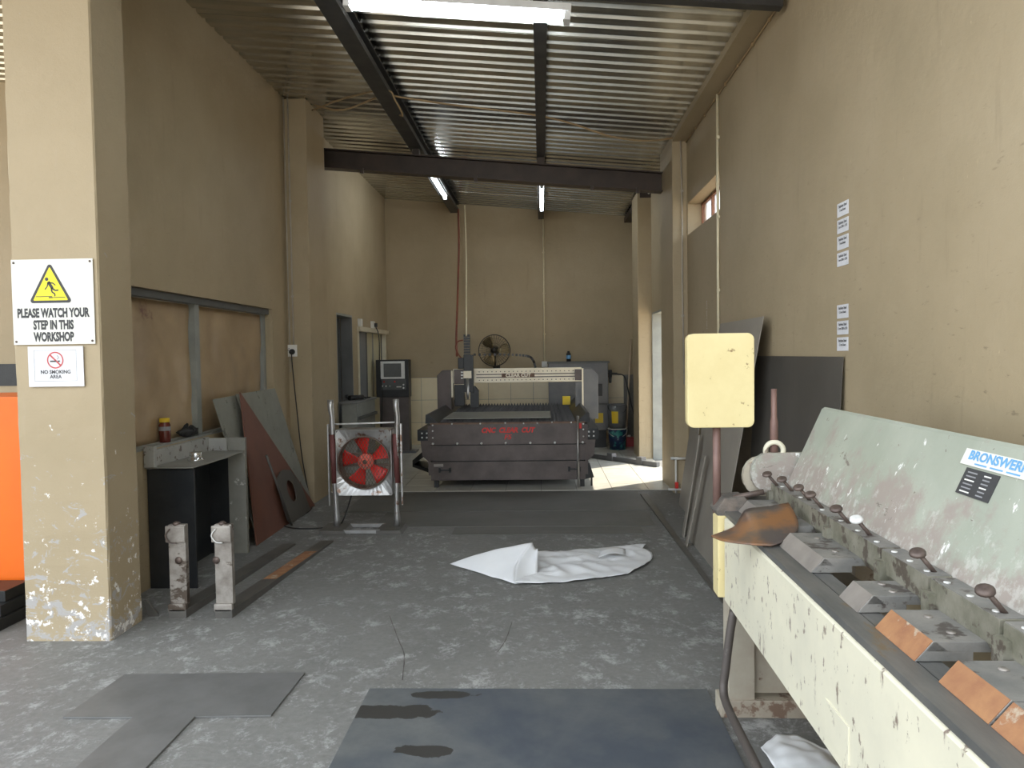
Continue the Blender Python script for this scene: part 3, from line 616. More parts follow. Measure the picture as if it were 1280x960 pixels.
# fingers, clamp bars and clamp bolts
bars = [(2.60, 3.27), (2.185, 2.585), (1.905, 2.17), (1.60, 1.89), (1.29, 1.585), (0.98, 1.275), (YN + .02, 0.965)]
shoes = [(2.74, 3.24, 0), (2.31, 2.64, 0), (1.955, 2.085, 0), (1.645, 1.85, 1), (1.365, 1.545, 1), (1.10, 1.36, 1), (0.80, 1.08, 1)]
for (ya, yb), (sa, sb, ru) in zip(bars, shoes):
    fg = LB().prism([(0.853, sa, 0.928), (1.004, sa, 0.928), (1.004, sa, 0.905), (0.836, sa, 0.905)], (0, sb - sa, 0)).build('finger', 'finger', bevel=0.0015)
    LB().prism([(0.815, sa, 0.8845), (0.853, sa, 0.9285), (0.858, sa, 0.9285), (0.885, sa, 0.906), (0.935, sa, 0.906), (0.935, sa, 0.886)], (0, sb - sa, 0)).build('nose', 'finger', fg, bevel=0.0012)
    LB().hexa([(0.8135, sa + .002, 0.8850), (0.8145, sa + .002, 0.8842), (0.8145, sb - .002, 0.8842), (0.8135, sb - .002, 0.8850), (0.8515, sa + .002, 0.9290), (0.8530, sa + .002, 0.9282), (0.8530, sb - .002, 0.9282), (0.8515, sb - .002, 0.9290)]).build('bevel_face', 'rust' if ru else 'nose', fg)
    for q in (0.25, 0.75): LB().disc((0.915, sa + (sb - sa) * q, 0.9275), (0, 0, 1), 0.010, 0.003, 10).build('screw', 'nose', fg)
    cb_ = LB().prism([(0.962, ya, 0.928), (0.962, ya, 0.992), (1.022, ya, 0.992), (1.022, ya, 0.972), (1.004, ya, 0.970), (1.004, ya, 0.905), (0.975, ya, 0.905)], (0, yb - ya, 0)).build('clamp_bar', 'finger_green', bevel=0.002)
    LBx(0.9635, 1.020, ya + .002, yb - .002, 0.9915, 0.994).build('worn_top', 'finger', cb_)
    LBx(0.945, 0.985, yb - .03, yb + .012, 0.905, 0.962).build('bar_tongue', 'finger_green', cb_)
    for q in (0.15, 0.5, 0.85): LB().disc((0.980, ya + (yb - ya) * q, 0.9935), (0, 0, 1), 0.008, 0.003, 10).build('screw', 'bolt', cb_)
for k, (x, y, mt) in enumerate([(0.93, 3.20, 'bolt_dark'), (0.952, 3.07, 'bolt_dark'), (0.958, 2.88, 'bolt_dark'), (0.955, 2.74, 'bolt_dark'), (0.955, 2.49, 'bolt_dark'), (0.957, 2.33, 'bolt'), (0.957, 1.94, 'bolt_dark'), (0.955, 1.635, 'bolt_dark'), (0.955, 1.33, 'bolt_dark'), (0.955, 1.03, 'bolt_dark')]):
    bo = LB().tube([(x + .045, y, 0.985), (x, y, 1.04)], 0.006, 8).build('clamp_bolt', 'bolt_dark')
    LB().lathe((x - .002, y, 1.036), (-0.25, -0.35, 0.9), [(0.001, 0.012), (0.013, 0.014), (0.019, 0.010), (0.020, 0.004), (0.014, 0.0), (0.001, -0.002)], 14).build('knob', mt, bo)
# counterweight on its arm
arm = LB().tube([(0.742, 3.30, 0.86), (0.742, 3.30, 1.24)], 0.017, 12).build('counterweight_arm', 'brown_pipe')
pts = []
for cx, cz, a0 in ((0.865, 1.60, 0), (0.642, 1.60, 90), (0.642, 1.258, 180), (0.865, 1.258, 270)):
    for k in range(5): a = math.radians(a0 + 22.5 * k); pts.append((cx + 0.028 * math.cos(a), 3.265, cz + 0.028 * math.sin(a)))
LB().prism(pts, (0, 0.06, 0)).build('counterweight', 'yellow_cream', bevel=0.005)

# rusty rolled offcut lying on the brake
def poly_at(P, u):
    f = u * (len(P) - 1); i = min(int(f), len(P) - 2); return Vector(P[i]).lerp(Vector(P[i + 1]), f - i)
H_lo = curve_pts([(0.600, 2.76, 0.888), (0.628, 2.68, 0.890), (0.700, 2.62, 0.893), (0.770, 2.61, 0.890)], 6)
H_hi = curve_pts([(0.600, 2.76, 0.890), (0.712, 2.89, 0.892), (0.742, 2.90, 0.930), (0.764, 2.90, 0.957), (0.84, 2.90, 0.966), (0.918, 2.90, 0.980)], 6)
def horn(u, v):      # curled sheet running out to a point
    a, b2 = poly_at(H_lo, u), poly_at(H_hi, u); bul = math.sin(PI * v) * u
    return tuple(a.lerp(b2, v) + Vector((0.045, -0.05, -0.012)) * bul)
tag(MB().grid(horn, 24, 12).build('sheet_offcut', 'rust_sheet', thick=0.004), 'rusty curled steel offcut lying on the brake bed', 'offcut')

# ------------------------------------------------------------------ sheets leaning on the right wall
def leaning(xf, zf, xt, zt, y0, y1, th, name, mat, label, cat='metal sheet', group=None, zt1=None):
    """flat sheet: bottom edge at (xf, zf), top edge at (xt, zt)"""
    z1 = zt if zt1 is None else zt1
    n = Vector((zt - zf, 0, -(xt - xf))).normalized() * th * (1 if xt > 0 else -1)
    q = [Vector((xf, y0, zf)), Vector((xf, y1, zf)), Vector((xt, y1, z1)), Vector((xt, y0, zt))]
    mb = MB().hexa(q + [p + n for p in q]); return tag(mb.build(name, mat), label, cat, group)
leaning(1.50, 0.002, 1.585, 1.515, 4.11, 5.75, 0.004, 'steel_sheet', 'sheet_dark', 'wide dark steel sheet standing against the right wall behind the brake')
leaning(1.20, 0.002, 1.53, 1.79, 5.37, 6.64, 0.005, 'steel_sheet', 'sheet_grey', 'tall brown grey steel sheet leaning on the right wall behind the yellow counterweight')
leaning(1.375, 0.002, 1.575, 1.30, 7.45, 7.83, 0.012, 'steel_sheet', 'sheet_grey', 'narrow grey steel sheet leaning beside the right wall column')
leaning(1.165, 0.002, 1.30, 0.86, 6.42, 6.50, 0.008, 'steel_strip', 'sheet_grey', 'longer steel strip leaning on the sheets at the right wall', 'metal strip')
leaning(1.13, 0.002, 1.28, 0.73, 6.10, 6.17, 0.008, 'steel_strip', 'sheet_grey', 'shorter steel strip leaning on the tall sheet at the right wall', 'metal strip')
leaning(1.40, 0.002, 1.53, 0.75, 6.75, 7.3, 0.006, 'steel_sheet', 'cnc_black', 'small black steel offcut leaning between the sheets at the right wall')
# water pipe and tap by the column
tp = thing('wall_tap', 'small pipe with red tap at the foot of the right column', 'tap', (1.45, 8.44, 0))
T([(1.40, 8.44, 0.39), (1.56, 8.44, 0.39)], 0.016).build('pipe', 'white', tp); T([(1.455, 8.44, 0.39), (1.455, 8.44, 0.01)], 0.011).build('pipe', 'white', tp)
T([(1.37, 8.43, 0.05), (1.52, 8.43, 0.05)], 0.012).build('valve_body', 'bolt', tp); B(1.44, 1.475, 8.40, 8.44, 0.065, 0.13).build('tap_handle', 'red', tp, bevel=0.006)

# ------------------------------------------------------------------ writing on the right wall
LTX = ['Stainless Steel', 'Stainless Steel', 'Stainless Steel', 'Stainless Steel', 'Stainless Steel', 'Stainless Steel', 'Stainless Steel']
L2 = ['2 mm Sheets', '2 mm 2500 x 1250', '3 mm Sheets', '3 mm 2500 x 1250', '1.2 mm Sheets', '1.5 mm 2500 x 1250', '1.2 mm Sheets']
W1 = ['topmost', 'second from the top', 'third from the top', 'lowest']
W2 = ['topmost', 'middle one', 'lowest']
for k in range(7):
    zc = (2.295 - k * 0.0875) if k < 4 else (1.755 - (k - 4) * 0.0865)
    lab = ('white paper label on right wall, %s of the upper four' % W1[k]) if k < 4 else ('white paper label on right wall, %s of the lower three' % W2[k - 4])
    t = thing('paper_label', lab, 'label', (1.599, 4.15, zc - 0.036), group='paper labels on the right wall')
    B(1.5975, 1.5995, 4.075, 4.225, zc - 0.036, zc + 0.036).build('paper', 'paper', t)
    for tx, dz, sz in ((LTX[k], 0.018, 0.021), (L2[k], -0.004, 0.017)):
        yo = 4.15
        flat(text_mb(tx, sz, (1.597, yo, zc + dz), (0, -1, 0), (0, 0, 1), 0.92, 0.0006), 'lettering', 'print_dark', t)
t = thing('stock_lettering', 'faint upright white lettering on the right wall left of the conduit', 'lettering', (1.599, 7.49, 1.77))
flat(text_mb('13M 11M 11M', 0.055, (1.597, 7.49, 1.905), (0, 0, 1), (0, 1, 0), 0.85), 'lettering', 'fixture', t)

# ------------------------------------------------------------------ conduits and cables
def pipe_thing(name, pts, r, mat, label, cat, clips=(), clipax=(0.02, 0.02, 0.012), n=8):
    if not clips: return tag(T(pts, r, n).build(name, mat), label, cat)
    t = thing(name, label, cat, tuple(pts[-1])); T(pts, r, n).build('pipe', mat, t)
    for c in clips: B(c[0] - clipax[0], c[0] + clipax[0], c[1] - clipax[1], c[1] + clipax[1], c[2] - clipax[2], c[2] + clipax[2]).build('clip', mat, t)
    return t
pipe_thing('conduit', [(1.585, 6.96, 3.83), (1.585, 6.96, 1.45)], 0.013, 'conduit', 'cream vertical conduit on the right wall beside the small window', 'conduit', [(1.587, 6.96, z) for z in (3.45, 2.75, 2.1)], (0.012, 0.022, 0.012))
pipe_thing('conduit', [(1.53, 8.465, 3.86), (1.545, 8.465, 3.1), (1.54, 8.465, 2.3), (1.555, 8.465, 1.2)], 0.008, 'conduit_taupe', 'thin pinkish cable running down the right wall column', 'conduit', [(1.545, 8.467, z) for z in (3.3, 1.95)], (0.014, 0.01, 0.012))
pipe_thing('wall_cable', [(1.588, 4.7, 3.822), (1.588, 6.0, 3.816), (1.588, 7.2, 3.822), (1.588, 8.46, 3.816)], 0.006, 'wire', 'clipped cable along the top of the right wall', 'cable', [(1.588, 5.0 + 0.42 * k, 3.819) for k in range(8)], (0.009, 0.012, 0.012))
pipe_thing('conduit', [(-2.62, 8.04, 4.27), (-2.62, 8.04, 1.69)], 0.008, 'conduit_taupe', 'thin painted conduit on the left column, nearer the corner', 'conduit', [(-2.62, 8.043, z) for z in (3.2, 2.2)], (0.013, 0.008, 0.01))
pipe_thing('conduit', [(-2.665, 8.04, 4.27), (-2.66, 8.04, 1.40)], 0.006, 'conduit_taupe', 'thin painted conduit on the left column, against the wall', 'conduit')
pipe_thing('roof_cable', curve_pts([(-2.3, 7.9, 4.14), (-1.95, 7.7, 4.02), (-1.50, 7.45, 4.06), (-1.25, 7.35, 4.0), (-0.9, 7.45, 3.97), (-0.45, 7.5, 3.92), (0.0, 7.6, 3.88), (0.35, 7.9, 3.88), (0.75, 8.1, 3.80), (1.15, 8.3, 3.80), (1.51, 8.44, 3.87)], 6), 0.009, 'wire', 'loose tan cable sagging under the roof sheets', 'cable')
pipe_thing('roof_cable', curve_pts([(-2.35, 8.0, 4.12), (-1.9, 7.6, 4.10), (-1.42, 7.2, 4.03), (-1.33, 7.2, 3.93), (-1.30, 7.4, 3.86), (-1.38, 7.7, 3.95)], 6), 0.008, 'wire', 'looped brown cable around the left purlin', 'cable')
pipe_thing('roof_cable', curve_pts([(1.30, 9.30, 3.45), (1.36, 9.35, 3.58), (1.46, 9.4, 3.72)], 6), 0.012, 'white', 'short white cable at the right end of the beam', 'cable')
pipe_thing('air_hose', curve_pts([(-1.36, 12.9, 4.0), (-1.36, 12.9, 3.4), (-1.36, 12.6, 2.6), (-1.24, 11.2, 1.85), (-1.16, 10.5, 1.55)], 6), 0.016, 'redhose', 'red brown hose hanging from the roof to the cutting head', 'hose')
pipe_thing('drop_cable', curve_pts([(-1.25, 12.85, 4.05), (-1.23, 12.8, 3.3), (-1.20, 12.4, 2.6), (-1.02, 10.42, 1.82)], 6), 0.011, 'conduit', 'pale cable dropping from the roof onto the cutting head', 'cable')
pipe_thing('conduit', [(0.06, 13.27, 3.95), (0.05, 13.27, 1.42)], 0.013, 'conduit', 'cream conduit down the middle of the back wall', 'conduit', [(0.055, 13.275, z) for z in (3.3, 2.6, 1.9)], (0.02, 0.012, 0.01))
t = thing('wall_socket', 'white socket box at the foot of the back wall conduit', 'socket', (0.05, 13.26, 1.36)); B(0.0, 0.10, 13.22, 13.285, 1.33, 1.43).build('box', 'white', t, bevel=0.006)
# sockets on the left side
t = thing('wall_socket', 'white double socket on the left column with a black plug', 'socket', (-2.648, 8.04, 1.56))
B(-2.712, -2.585, 8.03, 8.049, 1.565, 1.69).build('face_plate', 'white', t, bevel=0.004)
for x, z in ((-2.685, 1.65), (-2.668, 1.65), (-2.676, 1.632)): MB().disc((x, 8.0305, z), (0, -1, 0), 0.005, 0.001, 8).build('socket_hole', 'black', t)
B(-2.70, -2.685, 8.027, 8.031, 1.585, 1.605).build('switch', 'white', t); B(-2.66, -2.645, 8.027, 8.031, 1.66, 1.68).build('switch', 'white', t)
t = thing('plug_cable', 'black plug and cable hanging from the left column socket to the floor', 'cable', (-2.63, 8.0, 0))
MB().lathe((-2.632, 8.029, 1.615), (0, -1, 0), [(0.001, 0), (0.030, 0), (0.028, 0.03), (0.012, 0.045), (0.001, 0.046)], 14).build('plug', 'black', t)
T(curve_pts([(-2.632, 8.0, 1.60), (-2.622, 7.99, 1.45), (-2.59, 8.0, 1.0), (-2.55, 8.01, 0.5), (-2.46, 7.95, 0.06), (-2.38, 7.75, 0.008), (-2.36, 7.35, 0.008), (-2.42, 7.0, 0.008), (-2.25, 6.82, 0.008), (-2.0, 6.83, 0.008), (-1.85, 6.9, 0.03), (-1.72, 6.93, 0.4)], 6), 0.006, 8).build('cord', 'cable', t)
for y, lab in ((11.2, 'small white socket over the near corner of the cream door frame'), (12.05, 'white socket with black plug over the middle of the cream door frame')):
    t = thing('wall_socket', lab, 'socket', (-2.66, y, 2.0)); B(-2.678, -2.63, y - 0.06, y + 0.06, 2.0, 2.11).build('face_plate', 'white', t, bevel=0.004)
    if y > 12:
        B(-2.63, -2.585, y - .02, y + 0.04, 2.02, 2.08).build('plug', 'black', t, bevel=0.006)
        tag(T(curve_pts([(-2.61, y, 2.03), (-2.56, y, 1.85), (-2.55, 12.0, 1.3), (-2.52, 12.0, 1.0), (-2.55, 12.04, 0.3), (-2.5, 12.06, 0.02)], 6), 0.008).build('console_cable', 'cable'), 'black cord from the door head socket to the control console', 'cable')

# ------------------------------------------------------------------ signs on the front pillar
t = thing('warning_sign', 'white square sign reading PLEASE WATCH YOUR STEP IN THIS WORKSHOP', 'sign', (-2.695, 4.095, 1.645), group=None)
YS = 4.094
B(-2.922 + .045, -2.468 + .045, YS - 0.004, YS, 1.643, 2.105).build('board', 'sign_white', t)
SX = -2.652; yF = YS - 0.0048
for tx, z in (('PLEASE WATCH YOUR', 1.812), ('STEP IN THIS', 1.747), ('WORKSHOP', 1.682)): flat(text_mb(tx, 0.066, (SX, yF, z), (1, 0, 0), (0, 0, 1), 0.595, 0.0034), 'lettering', 'print_dark', t)
def tri(cx, zb, wd_, ht, r, name, mat, y):
    pts = []
    for (px, pz, a0) in ((cx - wd_ / 2 + r * 1.7, zb + r, 150), (cx + wd_ / 2 - r * 1.7, zb + r, 270), (cx, zb + ht - 2 * r, 30)):
        for k in range(7): a = math.radians(a0 + 20 * k); pts.append((px + r * math.cos(a), y, pz + r * math.sin(a)))
    return flat(MB().add(pts, [list(range(len(pts)))]), name, mat, t)
tri(SX - .01, 1.868, 0.245, 0.222, 0.014, 'triangle_border', 'print_dark', yF)
tri(SX - .01, 1.882, 0.196, 0.182, 0.004, 'triangle', 'sign_yellow', yF - 0.0006)
fm = MB(); yy_ = yF - 0.0012
def stroke(a, b2, w_):
    a = Vector((a[0], 0, a[1])); b2 = Vector((b2[0], 0, b2[1])); d = (b2 - a).normalized(); s_ = Vector((-d.z, 0, d.x)) * w_ / 2
    fm.add([(p.x, yy_, p.z) for p in (a + s_, b2 + s_, b2 - s_, a - s_)], [(0, 1, 2, 3)])
c0 = SX - .01
for a, b2, w_ in (((-.010, .098), (.012, .062), .016), ((-.008, .093), (.016, .090), .007), ((.016, .090), (.030, .078), .006), ((-.012, .092), (-.016, .072), .007), ((-.016, .072), (-.030, .056), .006), ((.010, .065), (.026, .050), .009), ((.026, .050), (.046, .052), .008), ((.008, .065), (.008, .044), .009), ((.008, .044), (.026, .030), .008), ((.026, .030), (.024, .018), .007), ((-.082, .018), (.01, .018), .004), ((.01, .012), (.082, .013), .004), ((-.01, .012), (.012, .012), .006)):
    stroke((c0 + a[0], 1.885 + a[1]), (c0 + b2[0], 1.885 + b2[1]), w_)
fm.add([(c0 - .018 + .010 * math.cos(k * PI / 6), yy_, 1.885 + .112 + .010 * math.sin(k * PI / 6)) for k in range(12)], [list(range(12))])
flat(fm, 'slipping_figure', 'print_dark', t)
for x, z in ((-2.862, 2.088), (-2.438, 2.09), (-2.862, 1.66), (-2.438, 1.66)): MB().disc((x, YS - 0.004, z), (0, -1, 0), 0.006, 0.003, 10).build('screw', 'bolt_dark', t)
t = thing('no_smoking_sign', 'small white NO SMOKING AREA notice below the warning sign', 'sign', (-2.645, 4.094, 1.413))
B(-2.800, -2.492, YS - 0.006, YS - .001, 1.413, 1.632).build('board', 'paper', t)
yF = YS - 0.0068; sx = -2.648
fr = MB()
for (a, b2, c, d) in ((-.118, .118, .090, .0915), (-.118, .118, -.0775, -.076), (-.118, -.1165, -.0775, .0915), (.1165, .118, -.0775, .0915)):
    fr.add([(sx + a, yF, 1.52 + c), (sx + b2, yF, 1.52 + c), (sx + b2, yF, 1.52 + d), (sx + a, yF, 1.52 + d)], [(0, 1, 2, 3)])
flat(fr, 'printed_border', 'print_grey', t)
rg = MB(); R1, R2 = 0.046, 0.039; cz = 1.557
for k in range(32):
    a, b2 = 2 * PI * k / 32, 2 * PI * (k + 1) / 32
    rg.add([(sx + R1 * math.cos(a), yF, cz + R1 * math.sin(a)), (sx + R1 * math.cos(b2), yF, cz + R1 * math.sin(b2)), (sx + R2 * math.cos(b2), yF, cz + R2 * math.sin(b2)), (sx + R2 * math.cos(a), yF, cz + R2 * math.sin(a))], [(0, 1, 2, 3)])
rg.add([(sx - .031, yF, cz + .025), (sx - .025, yF, cz + .031), (sx + .031, yF, cz - .025), (sx + .025, yF, cz - .031)], [(0, 1, 2, 3)])
flat(rg, 'prohibition_ring', 'print_red', t)
fm = MB(); yy_ = yF - 0.0006; stroke((sx - .028, cz - .006), (sx + .006, cz - .006), .008); stroke((sx + .014, cz - .006), (sx + .026, cz - .006), .008); flat(fm, 'cigarette', 'print_dark', t)
fm = MB(); stroke((sx + .012, cz + .004), (sx + .020, cz + .016), .003); stroke((sx + .020, cz + .016), (sx + .010, cz + .026), .003); flat(fm, 'smoke', 'print_grey', t)
for tx, z in (('NO SMOKING', 1.492), ('AREA', 1.466)): flat(text_mb(tx, 0.027, (sx, yF, z), (1, 0, 0), (0, 0, 1), 0.98, 0.0007), 'lettering', 'print_dark', t)

# ------------------------------------------------------------------ orange cabinet and black steps in the neighbouring bay
t = thing('orange_cabinet', 'bright orange steel cabinet standing behind the front pillar', 'cabinet', (-3.65, 4.9, 0))
B(-4.10, -3.235, 4.62, 5.30, 0.06, 1.335).build('body', 'orange', t, bevel=0.006)
B(-3.235, -3.20, 4.64, 5.25, 0.03, 1.0).build('side_panel', 'board_red', t); B(-4.08, -3.25, 4.66, 5.26, 0, 0.06).build('plinth', 'black', t)
for k in range(3): tag(B(-3.9, -3.14 - 0.02 * k, 4.22 + 0.07 * k, 4.58, 0.0 + 0.068 * k, 0.066 + 0.068 * k).build('black_channel', 'cnc_black', bevel=0.004), ['black steel channel at the bottom of the stack before the orange cabinet', 'black steel channel in the middle of the stack before the orange cabinet', 'black steel channel on top of the stack before the orange cabinet'][k], 'steel channel', 'black channels by the orange cabinet')

# ------------------------------------------------------------------ left side: bench, forks, boards
t = thing('steel_bench', 'old open steel bench with dark front panel under the left window', 'bench', (-2.5, 5.5, 0))
B(-2.672, -2.352, 5.06, 5.075, 0.0, 0.815).build('front_panel', 'bench_dark', t)
B(-2.500, -2.362, 5.98, 6.02, 0.0, 0.925).build('end_panel', 'bench_grey', t, bevel=0.003)
B(-2.672, -2.50, 5.99, 6.01, 0.0, 0.80).build('rear_panel', 'bench_dark', t)
B(-2.672, -2.655, 5.08, 5.99, 0.0, 0.80).build('back_panel', 'bench_dark', t)
def topfn(u, v):
    y = 5.03 + 0.90 * u; x = -2.672 + (0.33 - 0.02 * math.sin(PI * u)) * v; return (x, y, 0.825 - 0.012 * math.sin(PI * u) * v + 0.004 * mn.noise((x * 9, y * 7, 1)))
MB().grid(topfn, 20, 8).build('top_sheet', 'bench_grey', t, thick=0.006)
B(-2.674, -2.640, 5.05, 5.97, 0.815, 0.935).build('back_rail', 'bench_pale', t, bevel=0.003)
B(-2.640, -2.50, 5.955, 5.98, 0.815, 0.925).build('end_rail', 'bench_pale', t, bevel=0.003)
B(-2.672, -2.60, 5.02, 5.06, 0.83, 0.97).build('corner_post', 'bench_pale', t, bevel=0.004)
B(-2.674, -2.44, 5.35, 5.98, 0.925, 0.937).build('shelf', 'bench_grey', t) if False else None
jr = thing('glass_jar', 'dark red jar with yellow lid on the window sill', 'jar', (-2.727, 5.43, 0.956))
MB().lathe((-2.727, 5.43, 0.956), (0, 0, 1), [(0.001, 0), (0.038, 0), (0.040, 0.01), (0.040, 0.125), (0.032, 0.142), (0.032, 0.15)], 20).build('body', 'jar', jr)
MB().lathe((-2.727, 5.43, 1.101), (0, 0, 1), [(0.036, 0), (0.036, 0.028), (0.001, 0.03)], 20).build('lid', 'yellow', jr)
MB().lathe((-2.727, 5.43, 1.04), (0, 0, 1), [(0.0405, 0), (0.0405, 0.03)], 20).build('label_band', 'print_grey', jr)
tn = thing('tin_cup', 'shiny upturned tin on the bench', 'tin', (-2.50, 5.42, 0.825))
MB().lathe((-2.50, 5.42, 0.822), (0, 0, 1), [(0.055, 0), (0.058, 0.008), (0.045, 0.014), (0.043, 0.055), (0.040, 0.062), (0.001, 0.062)], 22).build('body', 'chrome', tn); MB().torus((-2.50, 5.42, 0.86), (0, 0, 1), 0.043, 0.003).build('rim', 'chrome', tn)
def rag(u, v):
    a = 2 * PI * u; r = 0.07 * math.sin(PI * v) * (1 + .35 * mn.noise((math.cos(a) * 2, math.sin(a) * 2, v * 4)))
    return (-2.725 + .55 * r * math.cos(a), 5.80 + 2.2 * r * math.sin(a), 0.958 + 0.075 * (1 - math.cos(PI * v)) / 2 * (1 + .5 * mn.noise((a, v * 5, 7))))
tag(MB().grid(rag, 24, 12).build('oily_rag', 'black'), 'crumpled black rag on the window sill beside the jar', 'rag')

for k, (x0, lab) in enumerate(((-2.255, 'worn forklift fork lying with upright shank nearest the bench'), (-1.975, 'worn forklift fork with orange rusted blade farther from the bench'))):
    t = thing('forklift_fork', lab, 'fork', (x0 + .05, 4.5, 0), group='forklift forks on the floor')
    wd_ = 0.105
    B(x0, x0 + wd_, 4.49, 4.53, 0.075, 0.56).build('shank', 'fork', t, bevel=0.006)
    B(x0 - 0.012, x0 + wd_ + .002, 4.475, 4.50, 0.455, 0.555).build('upper_hook', 'fork', t, bevel=0.008)
    B(x0 - 0.006, x0 + wd_, 4.47, 4.50, 0.035, 0.085).build('lower_hook', 'fork', t, bevel=0.008)
    L_ = 6.24 + 0.1 * k; dx = 0.09 if k == 0 else 0.10
    MB().hexa([(x0, 4.47, 0.0), (x0 + wd_, 4.47, 0.0), (x0 + dx + wd_, L_, 0.0), (x0 + dx, L_, 0.0), (x0, 4.47, 0.05), (x0 + wd_, 4.47, 0.05), (x0 + dx + wd_, L_, 0.012), (x0 + dx, L_, 0.012)]).build('blade', 'fork_dark', t)
    if k: tag(MB().hexa([(x0 + .045, 5.15, .033), (x0 + wd_ + .030, 5.15, .033), (x0 + wd_ + .075, 5.95, .019), (x0 + .085, 5.95, .019), (x0 + .045, 5.15, .0375), (x0 + wd_ + .030, 5.15, .0375), (x0 + wd_ + .075, 5.95, .0215), (x0 + .085, 5.95, .0215)]).build('rust_patch', 'rust', t), 'orange rust patch on the blade')
    MB().disc((x0 + 0.06 - .05 * k, 4.489, 0.345), (0, -1, 0), 0.022, 0.003, 14).build('hole', 'bolt_dark', t)
    T(curve_pts([(x0 + .02, 4.47, 0.54), (x0 - .005, 4.465, 0.50), (x0 + .02, 4.468, 0.46), (x0 + .06, 4.468, 0.455)], 5), 0.004, 6).build('wire', 'bolt' if k else 'bolt_dark', t)
    MB().lathe((x0 + .045, 4.51, 0.555), (0, 0, 1), [(0.001, 0), (0.022, 0), (0.024, 0.012), (0.010, 0.022), (0.001, 0.024)], 10).build('locking_pin', 'bolt_dark', t)
tag(MB().hexa([(-2.40, 4.50, 0), (-2.33, 4.50, 0), (-2.36, 4.56, 0), (-2.41, 4.56, 0), (-2.405, 4.46, 0.11), (-2.385, 4.46, 0.11), (-2.385, 4.48, 0.11), (-2.405, 4.48, 0.11)]).build('steel_scrap', 'fork_dark'), 'small pointed steel scrap at the foot of the front pillar', 'scrap')

def lean_poly(pts, th, name, mat, label, cat, parent=None):
    return tag(MB().prism(pts, th).build(name, mat, parent), label, cat)
# grey boards leaning against the left wall
lean_poly([(-2.45, 6.45, 0.0), (-2.45, 7.05, 0.0), (-2.615, 6.52, 1.24), (-2.615, 6.02, 1.23)], (-0.014, 0, -0.002), 'grey_board', 'board_grey', 'grey green board leaning under the left window nearest the bench', 'board')
lean_poly([(-2.425, 7.02, 0.0), (-2.425, 7.95, 0.0), (-2.59, 7.35, 1.26), (-2.59, 6.42, 1.25)], (-0.014, 0, -0.002), 'grey_board', 'board_grey', 'grey green board leaning between the window and the left column', 'board')
lean_poly([(-2.385, 6.22, 0.0), (-2.405, 7.92, 0.0), (-2.57, 6.42, 1.265)], (0.010, 0, 0.0015), 'triangular_board', 'board_red', 'red brown triangular board leaning in front of the grey boards', 'board')
t = thing('steel_template', 'dark steel plate with an oval hole leaning on the red brown board', 'plate', (-2.38, 7.3, 0))
pl = []
def on_red(y, z, lift): return (-2.37 - (z / 1.265) * 0.17 + lift, y, z)
outer = [(6.95, 0.01), (7.62, 0.01), (7.45, 0.30), (7.22, 0.48), (6.98, 0.52), (6.80, 0.44)]
mb = MB(); NN = 24
def ray_out(a, c):
    d = (math.cos(a), math.sin(a)); best = 9
    for i in range(len(outer)):
        p, q = outer[i], outer[(i + 1) % len(outer)]; ex, ez = q[0] - p[0], q[1] - p[1]; den = d[0] * ez - d[1] * ex
        if abs(den) < 1e-9: continue
        tt = ((p[0] - c[0]) * ez - (p[1] - c[1]) * ex) / den; uu = ((p[0] - c[0]) * d[1] - (p[1] - c[1]) * d[0]) / den
        if tt > 0 and -1e-6 <= uu <= 1 + 1e-6: best = min(best, tt)
    return (c[0] + d[0] * best, c[1] + d[1] * best)
cc = (7.16, 0.29); vi = []; vo = []
for k in range(NN):
    a = 2 * PI * k / NN; vo.append(ray_out(a, cc)); vi.append((cc[0] + 0.10 * math.cos(a) - 0.05 * math.sin(a), cc[1] + 0.11 * math.sin(a)))
for lift in (0.022, 0.014): mb.add([on_red(y, z, lift) for y, z in vo + vi], [(k, (k + 1) % NN, NN + (k + 1) % NN, NN + k) for k in range(NN)])
mb.add([on_red(y, z, l) for l in (0.022, 0.014) for y, z in vi], [(k, (k + 1) % NN, NN + (k + 1) % NN, NN + k) for k in range(NN)])
mb.add([on_red(y, z, l) for l in (0.022, 0.014) for y, z in vo], [(k, (k + 1) % NN, NN + (k + 1) % NN, NN + k) for k in range(NN)])
mb.build('plate_body', 'sheet_dark', t)
tag(T([on_red(6.97, 0.006, 0.04), on_red(6.62, 0.70, 0.04)], 0.012, 6).build('steel_rod', 'fork_dark'), 'thin steel rod leaning across the red brown board', 'rod')

